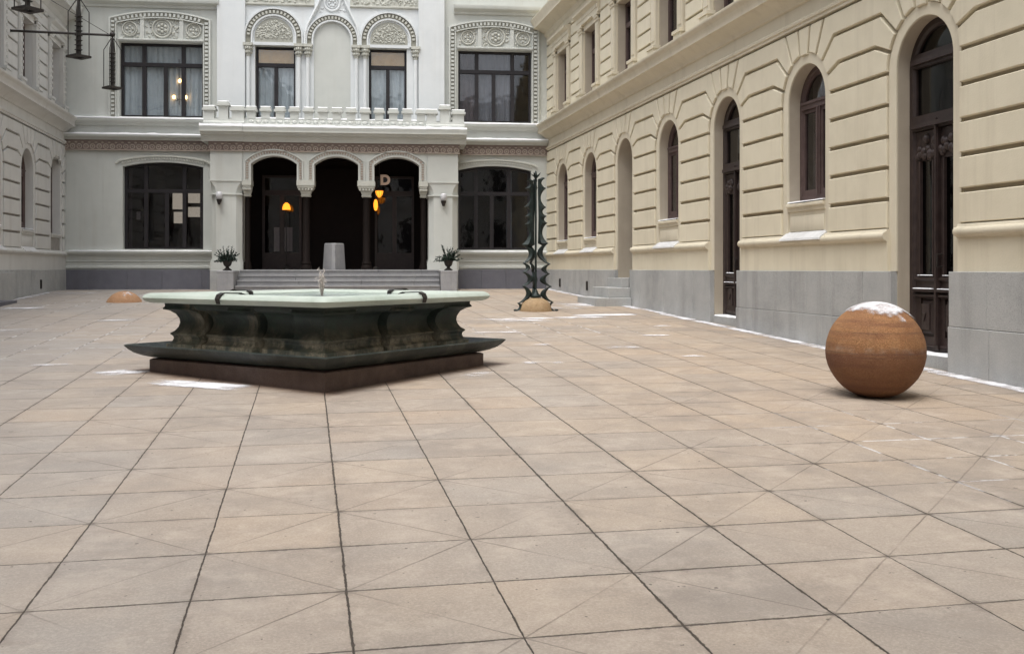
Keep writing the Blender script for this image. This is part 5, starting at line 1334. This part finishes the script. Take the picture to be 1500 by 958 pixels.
# ------------------------------------------------------------------ snow lying on the paving
sn = MB(); cover = []
def patch(x, y, lx, ly, rot=0.0, dens=1.0):
    nx, ny = max(6, int(lx*9)), max(5, int(ly*9)); ca, sa = math.cos(rot), math.sin(rot); vs = []
    for j in range(ny+1):
        for i in range(nx+1):
            a, b_ = i/nx*2-1, j/ny*2-1; px, py = a*lx/2, b_*ly/2; X_, Y_ = x+px*ca-py*sa, y+px*sa+py*ca
            e = max(0.0, 1-max(abs(a)**3, abs(b_)**3)) if (i in (0,nx) or j in (0,ny)) else 1-max(abs(a),abs(b_))**3
            cover.append(e*dens); vs.append((X_, Y_, gz(Y_)+0.005+0.006*e))
    w_ = nx+1; sn.add(vs, [(j*w_+i, j*w_+i+1, (j+1)*w_+i+1, (j+1)*w_+i) for j in range(ny) for i in range(nx)])
patch(-1.15, 11.25, 1.45, 0.50, math.radians(-33), 1.25); patch(-2.15, 12.45, 0.7, 0.6, 0.5, 0.95)
patch(1.95, 11.55, 0.8, 0.35, 0.75, 0.62)
for a in ((4.9,19.7,3.2,0.5,0.15,0.95),(6.2,20.35,1.7,0.55,0.1,1.15),(4.1,19.2,1.5,0.4,0,0.9),(6.7,23.6,1.5,1.5,0,0.85),(5.8,22.6,2.0,0.5,0,0.72),(3.4,14.7,0.6,0.35,0,0.75),(5.75,15.9,0.7,0.3,0,0.85),(4.6,14.2,0.7,0.3,0,0.65),
          (3.0,12.6,0.7,0.3,0,0.7),(5.2,13.0,0.5,0.25,0,0.7),(-3.1,13.3,0.7,0.25,0,0.75),(-6.2,23.9,1.1,0.6,0,1.0),(-6.4,30.0,1.6,0.5,0,0.8),(-4.6,28.7,1.5,0.4,0,0.72),(-3.4,20.3,1.8,0.35,0.2,0.68),(-5.2,18.2,1.5,0.35,0.3,0.65),(3.2,16.8,1.2,0.35,0,0.62),(6.4,17.6,0.8,0.35,0,0.7)):
    patch(*a)
y = 31.6
while y > 3.0:                                                     # drift along the foot of the right wing
    ln = 1.6; wdt = 0.30+0.16*mnoise.noise((y*0.7,0,0))
    patch(7.70-wdt/2+0.03, y-ln/2, wdt, ln+0.5, 0, 1.02+0.15*mnoise.noise((y*1.3,3,0))); y -= ln
patch(-4.9, 32.75, 4.6, 0.35, BROT, 1.0); patch(-7.2, 29.0, 0.3, 5.0, 0, 0.85)
patch(5.9, 31.85, 3.2, 0.3, BROT, 0.7)
me = bpy.data.meshes.new('snow'); me.from_pydata(sn.v, [], sn.f); me.materials.append(M['frost'])
at = me.attributes.new('cover', 'FLOAT', 'POINT'); at.data.foreach_set('value', cover)
so = bpy.data.objects.new('snow', me); COL.objects.link(so); me.shade_smooth()
tag(so, 'thin patches of snow lying on the paving and along the wall foot', 'snow', kind='stuff')

# ------------------------------------------------------------------ light, sky, camera
wld = bpy.data.worlds.new('World'); scene.world = wld; wld.use_nodes = True
nt = wld.node_tree; bg = nt.nodes['Background']; N = NT(nt)
sky = nt.nodes.new('ShaderNodeTexSky'); sky.sky_type = 'NISHITA'; sky.sun_disc = False
EL, AZ = math.radians(70), math.radians(215)
sky.sun_elevation = EL; sky.sun_rotation = AZ; sky.air_density = 1.0; sky.dust_density = 4.0; sky.ozone_density = 1.0
hs = N.n('ShaderNodeHueSaturation', {'Saturation': 0.30, 'Color': sky.outputs[0]})
nt.links.new(hs.outputs[0], bg.inputs[0]); bg.inputs[1].default_value = 0.13
sl = bpy.data.lights.new('sun', 'SUN'); sl.energy = 0.8; sl.angle = math.radians(40); sl.color = (1.0,0.985,0.96)
so_ = bpy.data.objects.new('sun', sl); COL.objects.link(so_)
sd = Vector((math.sin(AZ)*math.cos(EL), math.cos(AZ)*math.cos(EL), math.sin(EL)))
so_.rotation_euler = sd.to_track_quat('Z', 'Y').to_euler()
cam = bpy.data.cameras.new('camera'); cam.lens = 35.0; cam.sensor_width = 36.0; cam.shift_y = -0.0573; cam.clip_end = 500; cam.clip_start = 0.05
co = bpy.data.objects.new('camera', cam); COL.objects.link(co); co.location = (0,0,1.6); co.rotation_euler = (PI/2, 0, math.radians(-11.63))
scene.camera = co
scene.view_settings.view_transform = 'Standard'; scene.view_settings.look = 'None'; scene.view_settings.exposure = 1.16; scene.view_settings.gamma = 1.0
scene.render.resolution_x = 1024; scene.render.resolution_y = 653
